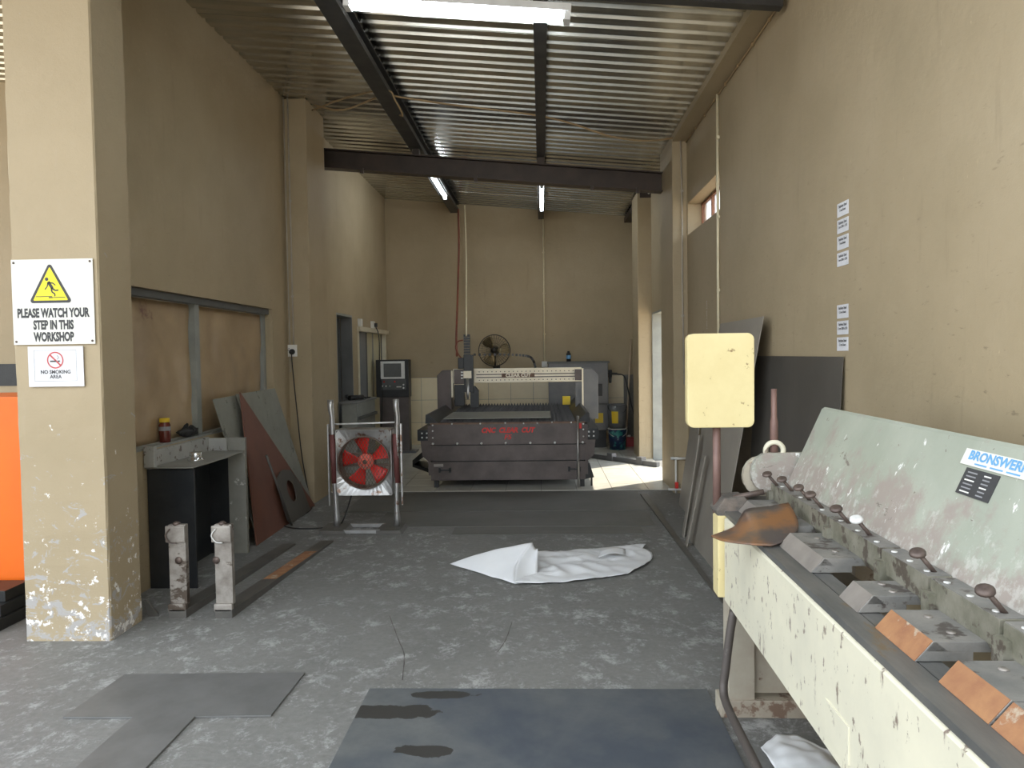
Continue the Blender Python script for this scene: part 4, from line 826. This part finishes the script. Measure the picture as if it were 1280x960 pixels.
# ------------------------------------------------------------------ red floor fan on its tube stand
FX, FY = -1.592, 6.80
t = thing('extractor_fan', 'red bladed extractor fan in a galvanised box on a tube stand', 'fan', (FX, FY, 0))
for sx_, xb, xt in ((-1, -1.862, -1.895), (1, -1.315, -1.305)):
    T([(xb, FY, 0.03), (xb, FY, 0.10), (xb - .002, FY, 0.18), ((xb + xt) / 2, FY, 0.6), (xt + .01, FY, 1.02), (xt, FY, 1.10), (xt, FY, 1.17)], [0.030, 0.030, 0.023, 0.023, 0.023, 0.027, 0.029], 12).build('stand_leg', 'fan_steel', t)
    T([((xb + xt) / 2 + .004, FY, 0.42), ((xb + xt) / 2 - .008, FY, 0.86)], 0.0265, 12).build('mesh_sleeve', 'maroon', t)
    xo = (xb + xt) / 2 + sx_ * 0.045
    B(xo - .006, xo + .006, FY - .01, FY + .03, 0.22, 0.95).build('side_strip', 'fan_steel', t)
    a, b2 = (xb - 0.11, xb + 0.13) if sx_ < 0 else (xb - 0.15, xb + 0.08)
    MB().prism([(a, FY - .20, 0.001), (a, FY - .20, 0.032), (b2 - .02, FY - .20, 0.032), (b2, FY - .20, 0.001)], (0, 0.32, 0)).build('foot_plate', 'fork_dark', t)
T([(-1.87, FY + .03, 0.948), (-1.31, FY + .03, 0.960)], 0.008).build('cross_rod', 'bolt', t)
for y in (FY - .17, FY + .08): B(-1.76, -1.44, y - .015, y + .015, 0.005, 0.035).build('base_bar', 'fan_steel', t)
# box face with round hole
bx = MB(); hw, hz0, hz1 = 0.235, 0.318, 0.905; cz = 0.612; RR = 0.236; NN = 48
def sq(a):
    c, s_ = math.cos(a), math.sin(a); k = min(hw * 1.06 / max(abs(c), 1e-6), (hz1 - hz0) / 2 / max(abs(s_), 1e-6)); return (FX + c * k, cz + s_ * k)
for y in (FY - .06, FY - .055):
    vs = [(p[0], y, p[1]) for p in (sq(2 * PI * k / NN) for k in range(NN))] + [(FX + RR * math.cos(2 * PI * k / NN), y + (0.02 if y < FY - .058 else .02), cz + RR * math.sin(2 * PI * k / NN)) for k in range(NN)]
    bx.add(vs, [(k, (k + 1) % NN, NN + (k + 1) % NN, NN + k) for k in range(NN)])
bx.build('front_plate', 'fan_steel', t)
for (a, b2, c, d) in ((FX - .249, FX - .243, hz0, hz1), (FX + .243, FX + .249, hz0, hz1), (FX - .249, FX + .249, hz0, hz0 + .006), (FX - .249, FX + .249, hz1 - .006, hz1)): B(a, b2, FY - .058, FY + .16, c, d).build('box_side', 'fan_steel', t)
MB().lathe((FX, FY - .045, cz), (0, 1, 0), [(RR, 0), (RR, 0.16), (RR - .004, 0.16), (RR - .004, 0)], 48).build('duct_ring', 'fan_ring', t)
MB().torus((FX, FY - .068, cz), (0, 1, 0), RR - .004, 0.006, 48, 6).build('guard_rim', 'fan_ring', t)
gm = MB(); st = 0.030; k = -9           # diamond mesh guard: thin crossing wires
for s_ in (-1, 1):
    for k in range(-16, 17):
        o_ = k * st * 0.86; d = Vector((math.cos(PI / 3), 0, s_ * math.sin(PI / 3))); nrm = Vector((-d.z, 0, d.x)); h = (RR * .985) ** 2 - o_ ** 2
        if h <= 0.0004: continue
        h = math.sqrt(h); c_ = Vector((FX, FY - .068 + .002 * s_, cz)) + nrm * o_
        gm.tube([c_ - d * h, c_ + d * h], 0.0019, 4, False)
tag(gm.build('mesh_guard', 'fan_ring', t), kind='stuff')
hub = MB().lathe((FX, FY + .03, cz), (0, -1, 0), [(0.001, 0.050), (0.03, 0.050), (0.034, 0.040), (0.066, 0.036), (0.070, 0.03), (0.070, -0.03)], 28).build('hub', 'hub_red', t)
for k in range(10): a = 2 * PI * k / 10; MB().disc((FX + .05 * math.cos(a), FY - .008, cz + .05 * math.sin(a)), (0, -1, 0), 0.006, 0.003, 8).build('hub_screw', 'fan_steel', hub)
MB().disc((FX, FY - .018, cz), (0, -1, 0), 0.02, 0.006, 14).build('shaft_nut', 'fan_ring', hub)
for k in range(5):
    a0 = math.radians(100 + 72 * k)
    def blade(u, v, a0=a0):
        r = 0.06 + 0.162 * u; a = a0 + (v - .5) * (0.62 + .12 * u) ; return (FX + r * math.cos(a), FY + .045 + 0.045 * (v - .5), cz + r * math.sin(a))
    MB().grid(blade, 6, 6).build('blade', 'fan_red', t, thick=0.004)
B(FX - .06, FX + .06, FY + .07, FY + .2, cz - .06, cz + .06).build('motor', 'fan_ring', t, bevel=0.02)
for z in (cz - .05, cz + .05): B(FX - .24, FX + .24, FY + .13, FY + .15, z - .012, z + .012).build('motor_bracket', 'fan_ring', t)

# ------------------------------------------------------------------ steel plates and sheets on the floor
tag(B(-0.82, 0.735, 2.05, 3.49, 0.001, 0.009).build('floor_plate', 'blueplate', bevel=0.001), 'large blue grey steel plate with oil stains on the floor', 'steel plate')
lean_poly([(x, y, 0.002) for x, y in ((-2.067, 3.64), (-1.179, 3.665), (-1.189, 3.22), (-1.516, 3.205), (-1.516, 2.45), (-1.79, 2.45), (-1.786, 3.195), (-2.094, 3.195))], (0, 0, 0.008), 'floor_plate', 'plate', 'T shaped grey steel plate lying on the floor before the pillar', 'steel plate')
fs = [((-2.0, 1.05, 7.55, 8.62), 'dark floor sheet lying across the bay before the cutting table'), ((-1.55, 1.0, 6.86, 7.53), 'dark floor sheet lying before the white plastic, second from the cutting table'), ((-0.80, 0.86, 6.55, 6.84), 'narrow dark floor sheet nearest the white plastic')]
for k, ((a, b2, c, d), lab) in enumerate(fs): tag(B(a, b2, c, d, 0.001, 0.006).build('floor_sheet', 'rubber', bevel=0.001), lab, 'floor sheet')
tag(MB().hexa([(1.09, 4.3, .001), (1.115, 4.3, .001), (1.13, 8.4, .001), (1.06, 8.4, .001), (1.09, 4.3, .012), (1.115, 4.3, .012), (1.13, 8.4, .012), (1.06, 8.4, .012)]).build('floor_strip', 'fork_dark'), 'long thin steel strip on the floor along the leaning sheets', 'metal strip')

# white plastic on the floor
def poly_in(u, v):   # quad patch from four edges
    A, Bq, C_, D_ = Vector((-0.20, 5.10)), Vector((0.50, 5.29)), Vector((0.82, 6.14)), Vector((-0.06, 5.92))
    # curved near edge and right edge
    p = (A * (1 - u) + Bq * u) * (1 - v) + (D_ * (1 - u) + C_ * u) * v
    p += Vector((0.18, 0.10)) * (u ** 3) * math.sin(PI * min(1, v + .15)) - Vector((0, 0.05)) * math.sin(PI * u) * (1 - v)
    return p
def crumple(u, v):
    p = poly_in(u, v); n1 = mn.noise((p.x * 3.3, p.y * 5, 2.0)); n2 = mn.noise((p.x * 8 + 3, p.y * 11, 5.0)); n3 = abs(mn.noise((p.x * 5 + p.y * 7, p.x * 2 - p.y * 3, 8.0)))
    z = 0.016 + 0.022 * max(0, n1 + .3) + 0.012 * n2 + 0.03 * (0.25 - min(n3, .25)) * 1.4
    return (p.x, p.y, max(0.006, z * (0.35 + min(1, 4 * min(u, 1 - u, v, 1 - v) + .2))))
wsh = MB().grid(crumple, 60, 40)
def mouth(w_): return Vector((-0.20, 5.11, 0.010)).lerp(Vector((-0.085, 5.50, 0.195)), w_) + Vector((-0.045, 0.03, -0.01)) * math.sin(PI * w_)
def flap(u, v):      # folded-over corner: a cone standing up at its right end
    tip = Vector((-0.70, 5.62, 0.008)); lo = Vector((-0.20, 5.11, 0.010)); top = Vector((-0.085, 5.50, 0.195)); bk = Vector((-0.06, 5.86, 0.010))
    if v < 0.62: e = mouth(v / 0.62)
    else: e = top.lerp(bk, (v - 0.62) / 0.38)
    p = tip.lerp(e, u); p.z += 0.02 * math.sin(PI * u) * math.sin(PI * v) + 0.006 * mn.noise((p.x * 7, p.y * 7, 4)); p.z = max(p.z, 0.006); return tuple(p)
wsh.grid(flap, 24, 30)
def fold(u, v):      # loose lip hanging from the cone's mouth
    top = mouth(1 - v); out = Vector((-0.045, 5.50, 0.15)).lerp(Vector((-0.05, 5.28, 0.03)), v)
    p = top.lerp(out, u); p.z -= 0.02 * math.sin(PI * u); return tuple(p)
wsh.grid(fold, 8, 14)
def lip(u, v):
    p = poly_in(0.62 + .2 * u, 0.50 + .16 * v); return (p.x, p.y, 0.045 + 0.022 * math.sin(PI * u) + .012 * v)
wsh.grid(lip, 8, 6)
tag(wsh.build('plastic_sheet', 'plastic_sheet', thick=0.001), 'large crumpled white plastic sheet lying on the floor', 'plastic sheet')
def crumple2(u, v):
    A, Bq, C_, D_ = Vector((0.84, 2.66)), Vector((1.10, 2.62)), Vector((1.08, 2.92)), Vector((0.83, 2.96))
    p = (A * (1 - u) + Bq * u) * (1 - v) + (D_ * (1 - u) + C_ * u) * v; p += Vector((0.02, 0.12)) * v * math.sin(PI * u)
    return (p.x, p.y, 0.012 + 0.03 * math.sin(PI * u) * math.sin(PI * min(1, v + .1)) + 0.012 * mn.noise((p.x * 16, p.y * 16, 1)) + .006)
tag(MB().grid(crumple2, 30, 30).build('plastic_bag', 'plastic_sheet', thick=0.001), 'small crumpled white plastic bag on the floor under the brake', 'plastic bag')

# ------------------------------------------------------------------ CNC cutting table
CX0, CX1, CY0, CY1 = -1.305, 0.49, 8.85, 12.0
t = thing('cutting_table', 'large dark plasma cutting table with gantry and red lettering', 'cutting machine', (-0.4, 10.4, 0))
FZ = 0.01
fp = B(CX0, CX1, CY0, CY0 + .02, 0.515, 0.765).build('front_panel', 'cnc_brown', t, bevel=0.002)
B(CX0, CX1, CY0 - .004, CY0 + .05, 0.752, 0.772).build('front_lip', 'cnc_rust', fp)
flat(text_mb('CNC  CLEAR  CUT', 0.082, (-0.40, CY0 - .002, 0.678), (1, 0, 0), (0.22, 0, 1), 0.90, 0.004), 'lettering', 'red', fp)
flat(text_mb('F5', 0.080, (-0.40, CY0 - .002, 0.598), (1, 0, 0), (0.22, 0, 1), 1.1, 0.002), 'lettering', 'red', fp)
xs_ = [CX0 + .03 + k * 0.283 for k in range(6)] + [CX1 - .03]
for x in xs_: MB().disc((x, CY0, 0.53), (0, -1, 0), 0.014, 0.006, 10).build('bolt', 'bolt', fp)
for x in (-1.05, -0.72, -0.43, -0.22, -0.06, 0.11, 0.33): MB().disc((x, CY0 - .004, 0.762 + random.uniform(-.006, .006)), (0, -1, 0), 0.010, 0.006, 10).build('bolt', 'bolt', fp)
for x in (CX0 + .03, CX1 - .02):
    for z in (0.60, 0.68, 0.745): MB().disc((x, CY0, z), (0, -1, 0), 0.010, 0.006, 10).build('bolt', 'bolt', fp)
B(CX1 - .07, CX1 - .04, CY0 - .003, CY0, 0.69, 0.77).build('red_mark', 'red', fp)
mp_ = B(CX0, CX1, CY0 + .012, CY0 + .03, 0.325, 0.505).build('middle_panel', 'cnc_brown', t, bevel=0.002)
lp = B(CX0, CX1, CY0 + .004, CY0 + .025, 0.10, 0.315).build('lower_panel', 'cnc_brown', t, bevel=0.002)
for x in (-1.14, 0.36):
    h = B(x - .06, x + .06, CY0 - .02, CY0 + .004, 0.215, 0.230).build('handle', 'cnc_black', lp)
    for d in (-.06, .06): B(x + d - .012, x + d + .012, CY0 - .02, CY0 + .004, 0.195, 0.25).build('handle_post', 'cnc_black', lp)
tag(B(-1.27, -1.16, CY0 - .004, CY0 + .004, 0.262, 0.292).build('pale_patch', 'nose', lp), 'pale patch on the lower panel')  # small pale rectangle set on the left end of the lower panel
B(CX0 + .02, CX1 - .02, CY0 + .05, CY1, 0.10, 0.55).build('tank_body', 'cnc_black', t)
for x in (CX0 + .03, CX1 - .06):
    for y in (CY0 + .05, CY1 - .1): B(x, x + .05, y, y + .05, FZ, 0.11).build('leg', 'cnc_black', t)
for x in (CX0 - .03, CX1): B(x, x + .03, CY0 + .01, CY1, 0.16, 0.74).build('side_wall', 'cnc_brown', t)
# side guards with sloping inner faces
for s_, xo in ((1, CX0), (-1, CX1)):
    pr_ = [(xo - s_ * .055, CY0, 0.765), (xo - s_ * .05, CY0, 0.868), (xo - s_ * .015, CY0, 0.872), (xo + s_ * .10, CY0, 0.765)]
    MB().prism(pr_, (0, CY1 - CY0, 0)).build('side_guard', 'cnc_black', t)
    rl = B(min(xo - s_ * .155, xo - s_ * .02), max(xo - s_ * .155, xo - s_ * .02), CY0 + .03, CY1 + .1, 0.562, 0.69).build('guide_rail', 'cnc_black', t, bevel=0.004)
    for dx in (0.045, 0.10):
        for z in (0.60, 0.65): MB().disc((xo - s_ * dx, CY0 + .03, z), (0, -1, 0), 0.011, 0.006, 10).build('bolt', 'bolt', rl)
    MB().prism([(xo - s_ * .02, CY0 + .03, 0.56), (xo - s_ * .12, CY0 + .03, 0.56), (xo - s_ * .10, CY0 + .03, 0.38), (xo - s_ * .03, CY0 + .03, 0.32)], (0, 0.5, 0)).build('rail_bracket', 'cnc_brown', t)
MB().prism([(CX1, CY0 + .03, 0.30), (CX1 + .05, CY0 + .03, 0.28), (CX1 + .10, CY0 + .03, 0.12), (CX1, CY0 + .03, 0.10)], (0, 0.2, 0)).build('drain_bracket', 'cnc_black', t)
T([(CX1 + .075, CY0 + .1, FZ), (CX1 + .075, CY0 + .1, 0.14)], 0.012).build('jack_leg', 'cnc_black', t)
T([(CX1 - .085, CY0 - .02, FZ), (CX1 - .085, CY0 - .02, 0.84)], 0.014).build('front_post', 'fan_steel', t)
MB().hexa([(CX0 - .30, CY0 + .5, 0.20), (CX0, CY0 + .4, 0.44), (CX0, CY0 + .9, 0.44), (CX0 - .30, CY0 + .9, 0.20), (CX0 - .30, CY0 + .5, 0.27), (CX0, CY0 + .4, 0.52), (CX0, CY0 + .9, 0.52), (CX0 - .30, CY0 + .9, 0.27)]).build('scrap_chute', 'cnc_black', t)
MB().hexa([(CX0 - .30, CY0 + .5, 0.19), (CX0, CY0 + .4, 0.10), (CX0, CY0 + .9, 0.10), (CX0 - .30, CY0 + .9, 0.19), (CX0 - .30, CY0 + .5, 0.22), (CX0, CY0 + .4, 0.16), (CX0, CY0 + .9, 0.16), (CX0 - .30, CY0 + .9, 0.22)]).build('chute_stay', 'cnc_black', t)
# saw-tooth slats
mb = MB(); n_ = 36; xa, xb = CX0 + .10, CX1 - .10; pitch = (xb - xa) / n_
pts = [(xa, 0, 0.62)]
for k in range(n_): pts += [(xa + k * pitch, 0, 0.755), (xa + (k + .5) * pitch, 0, 0.80)]
pts += [(xb, 0, 0.755), (xb, 0, 0.62)]
slat_src = mb.prism(pts, (0, 0.004, 0)).build('slat', 'slat', t)
slat_src.location = (0, CY0 + .12, 0)
for k in range(1, 30):
    o = slat_src.copy(); COL.objects.link(o); o.parent = t; o.matrix_parent_inverse = slat_src.matrix_parent_inverse; o.location = (0, CY0 + .12 + k * 0.102, random.uniform(-.008, .008))
tag(B(-1.16, 0.10, CY0 + .06, 9.95, 0.810, 0.815).build('cut_sheet', 'bedsheet'), 'grey steel sheet lying on the cutting table slats', 'metal sheet')
# gantry
GY = 10.5
def upright(x0, x1, zt, zb, cut_left, name):
    c = 0.07
    p = [(x0, zb), (x1, zb), (x1, zt), (x0 + c, zt), (x0, zt - c)] if cut_left else [(x0, zb), (x1, zb), (x1, zt - c * 1.3), (x1 - c * 1.3, zt), (x0, zt)]
    return MB().prism([(x, GY, z) for x, z in p], (0, 0.30, 0)).build(name, 'cnc_brown' if cut_left else 'cnc_blue', t, bevel=0.01)
upright(-1.44, -1.245, 1.35, 0.66, True, 'gantry_upright'); upright(0.565, 0.765, 1.35, 0.66, False, 'gantry_upright')
B(-1.245, -1.222, GY - .01, GY + .02, 0.98, 1.345).build('edge_strip', 'alu', t); B(0.543, 0.565, GY - .01, GY + .02, 0.82, 1.352).build('edge_strip', 'alu', t)
gb = B(-1.222, 0.543, GY + .03, GY + .20, 1.17, 1.365).build('gantry_beam', 'alu', t, bevel=0.004)
for z in (1.245, 1.285): B(-0.90, 0.45, GY + .018, GY + .030, z - .006, z + .006).build('rail_groove', 'cnc_brown', gb)
B(-1.20, 0.54, GY + .008, GY + .03, 1.335, 1.352).build('linear_rail', 'alu', gb); B(-1.20, 0.54, GY + .008, GY + .03, 1.18, 1.197).build('linear_rail', 'alu', gb)
for k in range(24):
    x = -0.86 + k * 0.0585
    for z in (1.322, 1.207): MB().disc((x, GY + .03, z), (0, -1, 0), 0.007, 0.003, 8).build('rail_bolt', 'cnc_black', gb)
B(-0.55, -0.10, GY + .004, GY + .026, 1.238, 1.296).build('name_strip', 'cnc_rust', gb)
flat(text_mb('CLEAR CUT', 0.062, (-0.325, GY + .002, 1.267), (1, 0, 0), (0, 0, 1), 1.05, 0.003), 'lettering', 'alu', gb)
B(0.45, 0.543, GY, GY + .05, 1.19, 1.34).build('end_block', 'cnc_brown', t); B(0.46, 0.543, GY, GY + .04, 1.08, 1.165).build('limit_switch', 'cnc_blue', t)
B(0.455, 0.54, GY + .02, GY + .06, 0.70, 1.08).build('drive_cover', 'cnc_blue', t)
# cutting head
B(-1.20, -1.00, GY - .05, GY + .01, 1.16, 1.36).build('carriage', 'cnc_brown', t, bevel=0.004)
B(-1.06, -0.93, GY - .10, GY - .04, 1.05, 1.56).build('z_axis', 'cnc_black', t, bevel=0.004)
B(-1.14, -1.06, GY - .08, GY - .0, 1.37, 1.52).build('drive_motor', 'cnc_black', t, bevel=0.008)
B(-1.065, -0.955, GY - .115, GY - .09, 1.24, 1.34).build('head_block', 'alu', t, bevel=0.004)
for z in (1.235, 1.275, 1.315): B(-1.10, -1.07, GY - .10, GY - .08, z, z + .016).build('head_clamp', 'bolt', t)
T([(-1.01, GY - .10, 1.24), (-1.01, GY - .10, 1.02), (-1.01, GY - .10, 0.95)], [0.022, 0.02, 0.008], 12).build('torch', 'fan_steel', t)
B(-1.20, -1.06, GY - .06, GY + .05, 0.86, 1.15).build('hose_guard', 'cnc_black', t, bevel=0.01)
MB().prism([(-0.98, GY - .06, 0.84), (-0.87, GY - .06, 0.84), (-0.87, GY - .06, 1.07), (-0.92, GY - .06, 1.13), (-0.98, GY - .06, 1.13)], (0, 0.12, 0)).build('splash_guard', 'cnc_black', t)
for k in range(9): B(-1.06, -0.975, GY - .05, GY + .02, 1.50 + k * .038, 1.532 + k * .038).build('chain_link', 'cnc_black', t)
def chain_path(u): 
    pts = [(-0.93, 1.56), (-0.5, 1.555), (-0.20, 1.53), (-0.12, 1.47), (-0.09, 1.38)]; q = curve_pts([(p[0], GY + .15, p[1]) for p in pts], 8); f = u * (len(q) - 1); i = min(int(f), len(q) - 2); return q[i].lerp(q[i + 1], f - i), (q[i + 1] - q[i]).normalized()
for k in range(26):
    p, d = chain_path(k / 25); n = Vector((-d.z, 0, d.x)); q = []
    for y in (-.03, .03):
        for a, c in ((-.015, -.016), (.015, -.016), (.015, .016), (-.015, .016)): q.append(p + d * a + n * c + Vector((0, y, 0)))
    MB().hexa(q).build('chain_link', 'cnc_black' if k % 2 else 'slat', t)
T(curve_pts([(-1.03, GY - .06, 1.45), (-1.12, GY - .07, 1.55), (-1.17, GY - .05, 1.66), (-1.14, GY - .03, 1.74), (-1.07, GY - .03, 1.76)], 6), 0.009).build('head_hose', 'redhose', t)
# small yellow box on the far end of the bed
tg = tag(B(0.30, 0.415, 11.35, 11.45, 0.80, 0.925).build('yellow_box', 'yellow', bevel=0.006), 'small yellow box standing at the far right end of the cutting bed', 'box')

# control console
t = thing('control_console', 'black screen console on a brown pedestal beside the cutting table', 'console', (-2.38, 12.25, 0))
hd = B(-2.645, -2.12, 12.15, 12.40, 0.90, 1.50).build('head', 'black', t, bevel=0.01)
B(-2.565, -2.18, 12.138, 12.152, 1.195, 1.475).build('screen_bezel', 'bezel', hd); B(-2.515, -2.235, 12.132, 12.140, 1.225, 1.44).build('screen', 'screen', hd)
B(-2.565, -2.165, 12.128, 12.152, 1.02, 1.185).build('button_panel', 'frame_dark', hd)
for k, (x, z, mt) in enumerate([(-2.51, 1.15, 'red'), (-2.34, 1.15, 'red'), (-2.54, 1.08, 'white'), (-2.48, 1.08, 'white'), (-2.20, 1.10, 'white'), (-2.20, 1.05, 'white'), (-2.42, 1.08, 'frame_grey')]): MB().disc((x, 12.128, z), (0, -1, 0), 0.014, 0.012, 10).build('button', mt, hd)
B(-2.31, -2.235, 12.11, 12.13, 1.06, 1.075).build('cutter_switch', 'white', hd)
B(-2.60, -2.13, 12.18, 12.38, FZ + .03, 0.90).build('pedestal', 'cnc_brown', t, bevel=0.004); B(-2.62, -2.02, 12.10, 12.42, FZ, 0.045).build('base_plate', 'cnc_blue', t)

# counter in the left doorway area with black tool
t = thing('side_counter', 'grey steel counter along the left wall by the doorway', 'counter', (-2.5, 10.3, 0))
B(-2.66, -2.42, 9.95, 11.15, 0.935, 0.965).build('counter_top', 'door_grey', t, bevel=0.004); B(-2.64, -2.44, 10.0, 11.1, 0.015, 0.935).build('counter_body', 'frame_grey', t)
MB().prism([(-2.40, 10.04, 0.72), (-2.40, 11.08, 0.72), (-2.40, 11.08, 0.76), (-2.40, 10.04, 0.76)], (-.03, 0, 0)).build('counter_rail', 'frame_dark', t)
t = thing('hand_grinder', 'black hand tool lying on the grey counter', 'tool', (-2.53, 10.3, 0.965))
T([(-2.60, 10.25, 1.0), (-2.48, 10.5, 1.0)], 0.032, 12).build('body', 'black', t); T([(-2.62, 10.2, 1.0), (-2.62, 10.2, 1.05)], 0.02, 8).build('side_handle', 'black', t); T(curve_pts([(-2.48, 10.5, 1.0), (-2.45, 10.6, 0.985), (-2.5, 10.75, 0.976), (-2.46, 10.9, 0.976)], 5), 0.008).build('cord', 'cable', t)

# pedestal fan behind the gantry
PX, PY, PZ = -0.78, 12.7, 1.627
t = thing('wall_fan', 'black caged wall fan with bronze blades behind the gantry', 'fan', (PX, PY, PZ))
cg = MB()
for r, d in ((0.262, 0.0), (0.255, -.03), (0.20, -.065), (0.12, -.085), (0.05, -.09)): cg.torus((PX, PY + d, PZ), (0, 1, 0), r, 0.005 if r > .25 else .002, 40, 5)
for k in range(36):
    a = 2 * PI * k / 36; c, s_ = math.cos(a), math.sin(a)
    cg.tube([(PX + .04 * c, PY - .09, PZ + .04 * s_), (PX + .16 * c, PY - .078, PZ + .16 * s_), (PX + .255 * c, PY - .03, PZ + .255 * s_), (PX + .262 * c, PY, PZ + .262 * s_)], 0.0018, 4, False)
    cg.tube([(PX + .05 * c, PY + .10, PZ + .05 * s_), (PX + .18 * c, PY + .07, PZ + .18 * s_), (PX + .262 * c, PY, PZ + .262 * s_)], 0.0018, 4, False)
cg.build('cage', 'fan_dark', t); MB().disc((PX, PY - .085, PZ), (0, -1, 0), 0.045, 0.012, 20).build('hub_badge', 'fan_dark', t)
for k in range(3):
    a0 = math.radians(125 + 120 * k)
    def pb(u, v, a0=a0):
        r = 0.05 + 0.19 * u; a = a0 + (v - .5) * (0.55 + .55 * math.sin(PI * min(1, u * .9))); return (PX + r * math.cos(a), PY - .03 + 0.05 * (v - .5), PZ + r * math.sin(a))
    MB().grid(pb, 8, 6).build('blade', 'fan_blade', t, thick=0.003)
MB().lathe((PX, PY + .22, PZ), (0, -1, 0), [(0.001, 0), (0.06, 0.01), (0.075, 0.08), (0.05, 0.17), (0.02, 0.26), (0.001, 0.26)], 20).build('motor', 'fan_dark', t)
T(curve_pts([(PX, PY + .12, PZ - .05), (PX, PY + .14, PZ - .30), (PX, PY + .30, PZ - .36), (PX, YB - .01, PZ - .36)], 5), 0.018).build('wall_arm', 'fan_dark', t); B(PX - .06, PX + .06, YB - .03, YB - .001, PZ - .46, PZ - .26).build('wall_bracket', 'fan_dark', t)

# power source cabinet and things around it
t = thing('power_cabinet', 'large grey power source cabinet by the tiled back wall', 'cabinet', (0.6, 12.8, 0))
B(0.11, 1.08, 12.55, 13.15, 0.30, 1.40).build('body', 'cnc_blue', t, bevel=0.01); B(0.09, 1.10, 12.53, 13.17, 1.395, 1.425).build('lid', 'frame_dark', t); B(0.15, 1.04, 12.60, 13.10, FZ, 0.30).build('plinth', 'black', t)
B(0.84, 0.98, 12.535, 12.552, 0.86, 1.06).build('vent_panel', 'black', t); B(0.86, 0.99, 12.54, 12.552, 0.42, 0.58).build('yellow_label', 'yellow', t); B(0.80, 1.085, 12.53, 12.56, 0.72, 0.74).build('seam', 'frame_dark', t)
bt = thing('spray_bottle', 'small black bottle on top of the power cabinet', 'bottle', (0.445, 12.75, 1.425))
MB().lathe((0.445, 12.75, 1.424), (0, 0, 1), [(0.001, 0), (0.038, 0), (0.038, 0.13), (0.020, 0.155), (0.020, 0.175), (0.001, 0.176)], 16).build('body', 'black', bt); MB().lathe((0.445, 12.75, 1.47), (0, 0, 1), [(0.0385, 0), (0.0385, 0.06)], 16).build('label_band', 'print_blue', bt)
def bucket(c, h, r0, r1, mat, lab, handle, rim):
    t = thing('bucket', lab, 'bucket', c)
    MB().lathe(c, (0, 0, 1), [(0.001, 0), (r0, 0), (r1, h), (r1 - .006, h), (r0 - .006, 0.008), (0.001, 0.008)], 28).build('body', mat, t)
    MB().torus((c[0], c[1], c[2] + h), (0, 0, 1), r1, 0.008, 28, 6).build('rim', rim, t)
    pts = [(c[0] + r1 * 1.03 * math.cos(a), c[1] - r1 * .75 * math.sin(a) - .02, c[2] + h * (0.95 - 0.33 * math.sin(a))) for a in [PI * k / 12 for k in range(13)]]
    T(pts, 0.004, 6).build('handle', handle, t); return t
bucket((1.20, 12.35, FZ), 0.335, 0.125, 0.15, 'bucket_blue', 'blue patterned bucket standing on the tiles under the grey bucket', 'white', 'white')
b_ = bucket((1.20, 12.35, 0.357), 0.375, 0.13, 0.15, 'bucket_grey', 'grey bucket with yellow label stacked on the blue bucket', 'black', 'bucket_grey')
def lab(u, v): a = -PI / 2 - 0.75 + 0.75 * u; r = 0.1335 + .022 * (0.2 + .5 * v); return (1.20 + r * math.cos(a), 12.35 + r * math.sin(a), 0.357 + 0.08 + 0.19 * v)
MB().grid(lab, 8, 2).build('label', 'yellow', b_)
t = thing('fuel_can', 'small red can on the floor beside the buckets', 'can', (1.43, 12.72, FZ)); B(1.375, 1.50, 12.66, 12.80, FZ, 0.165).build('body', 'red_can', t, bevel=0.01); MB().disc((1.43, 12.73, 0.165), (0, 0, 1), 0.025, 0.03, 12).build('cap', 'white', t)
t = thing('broom', 'pale broom handle leaning in the back right corner', 'broom', (1.42, 13.0, 0)); T([(1.40, 12.95, 0.08), (1.535, 13.26, 1.78)], 0.015).build('handle', 'wood', t); B(1.30, 1.50, 12.90, 12.99, FZ, 0.09).build('head', 'black', t)
t = thing('filter_unit', 'small black air filter on the back wall above the buckets', 'filter', (1.17, 13.25, 1.05)); B(1.14, 1.20, 13.19, 13.29, 1.14, 1.27).build('body', 'black', t, bevel=0.01); MB().lathe((1.17, 13.22, 1.04), (0, 0, 1), [(0.001, 0), (0.022, 0.01), (0.028, 0.10), (0.001, 0.10)], 12).build('bowl', 'frame_dark', t); B(1.06, 1.29, 13.21, 13.25, 1.19, 1.22).build('pipe', 'black', t)
tag(T(curve_pts([(1.28, 13.22, 1.20), (1.40, 13.15, 1.16), (1.45, 13.05, 0.95), (1.50, 12.9, 0.65), (1.54, 12.8, 0.45)], 6), 0.010).build('filter_hose', 'cable'), 'black hose curving down from the wall filter', 'hose')
# low steel rail on the floor before the doorway
t = thing('floor_rail', 'low grey steel rail with two blocks across the tiles by the doorway', 'rail', (1.2, 10.8, 0))
a, b2 = Vector((0.72, 11.36, 0)), Vector((1.55, 10.36, 0)); d = (b2 - a).normalized(); n = Vector((-d.y, d.x, 0)) * 0.03
MB().hexa([p + Vector((0, 0, z)) for z in (0.012, 0.075) for p in (a - n, b2 - n, b2 + n, a + n)]).build('bar', 'cnc_blue', t, bevel=0.004)
for f in (0.32, 0.76):
    p = a.lerp(b2, f); MB().hexa([p + d * q + n * w_ + Vector((0, 0, z)) for z in (0.011, 0.12) for q, w_ in ((-.05, -1.5), (.05, -1.5), (.05, 1.5), (-.05, 1.5))]).build('block', 'cnc_blue', t, bevel=0.004)
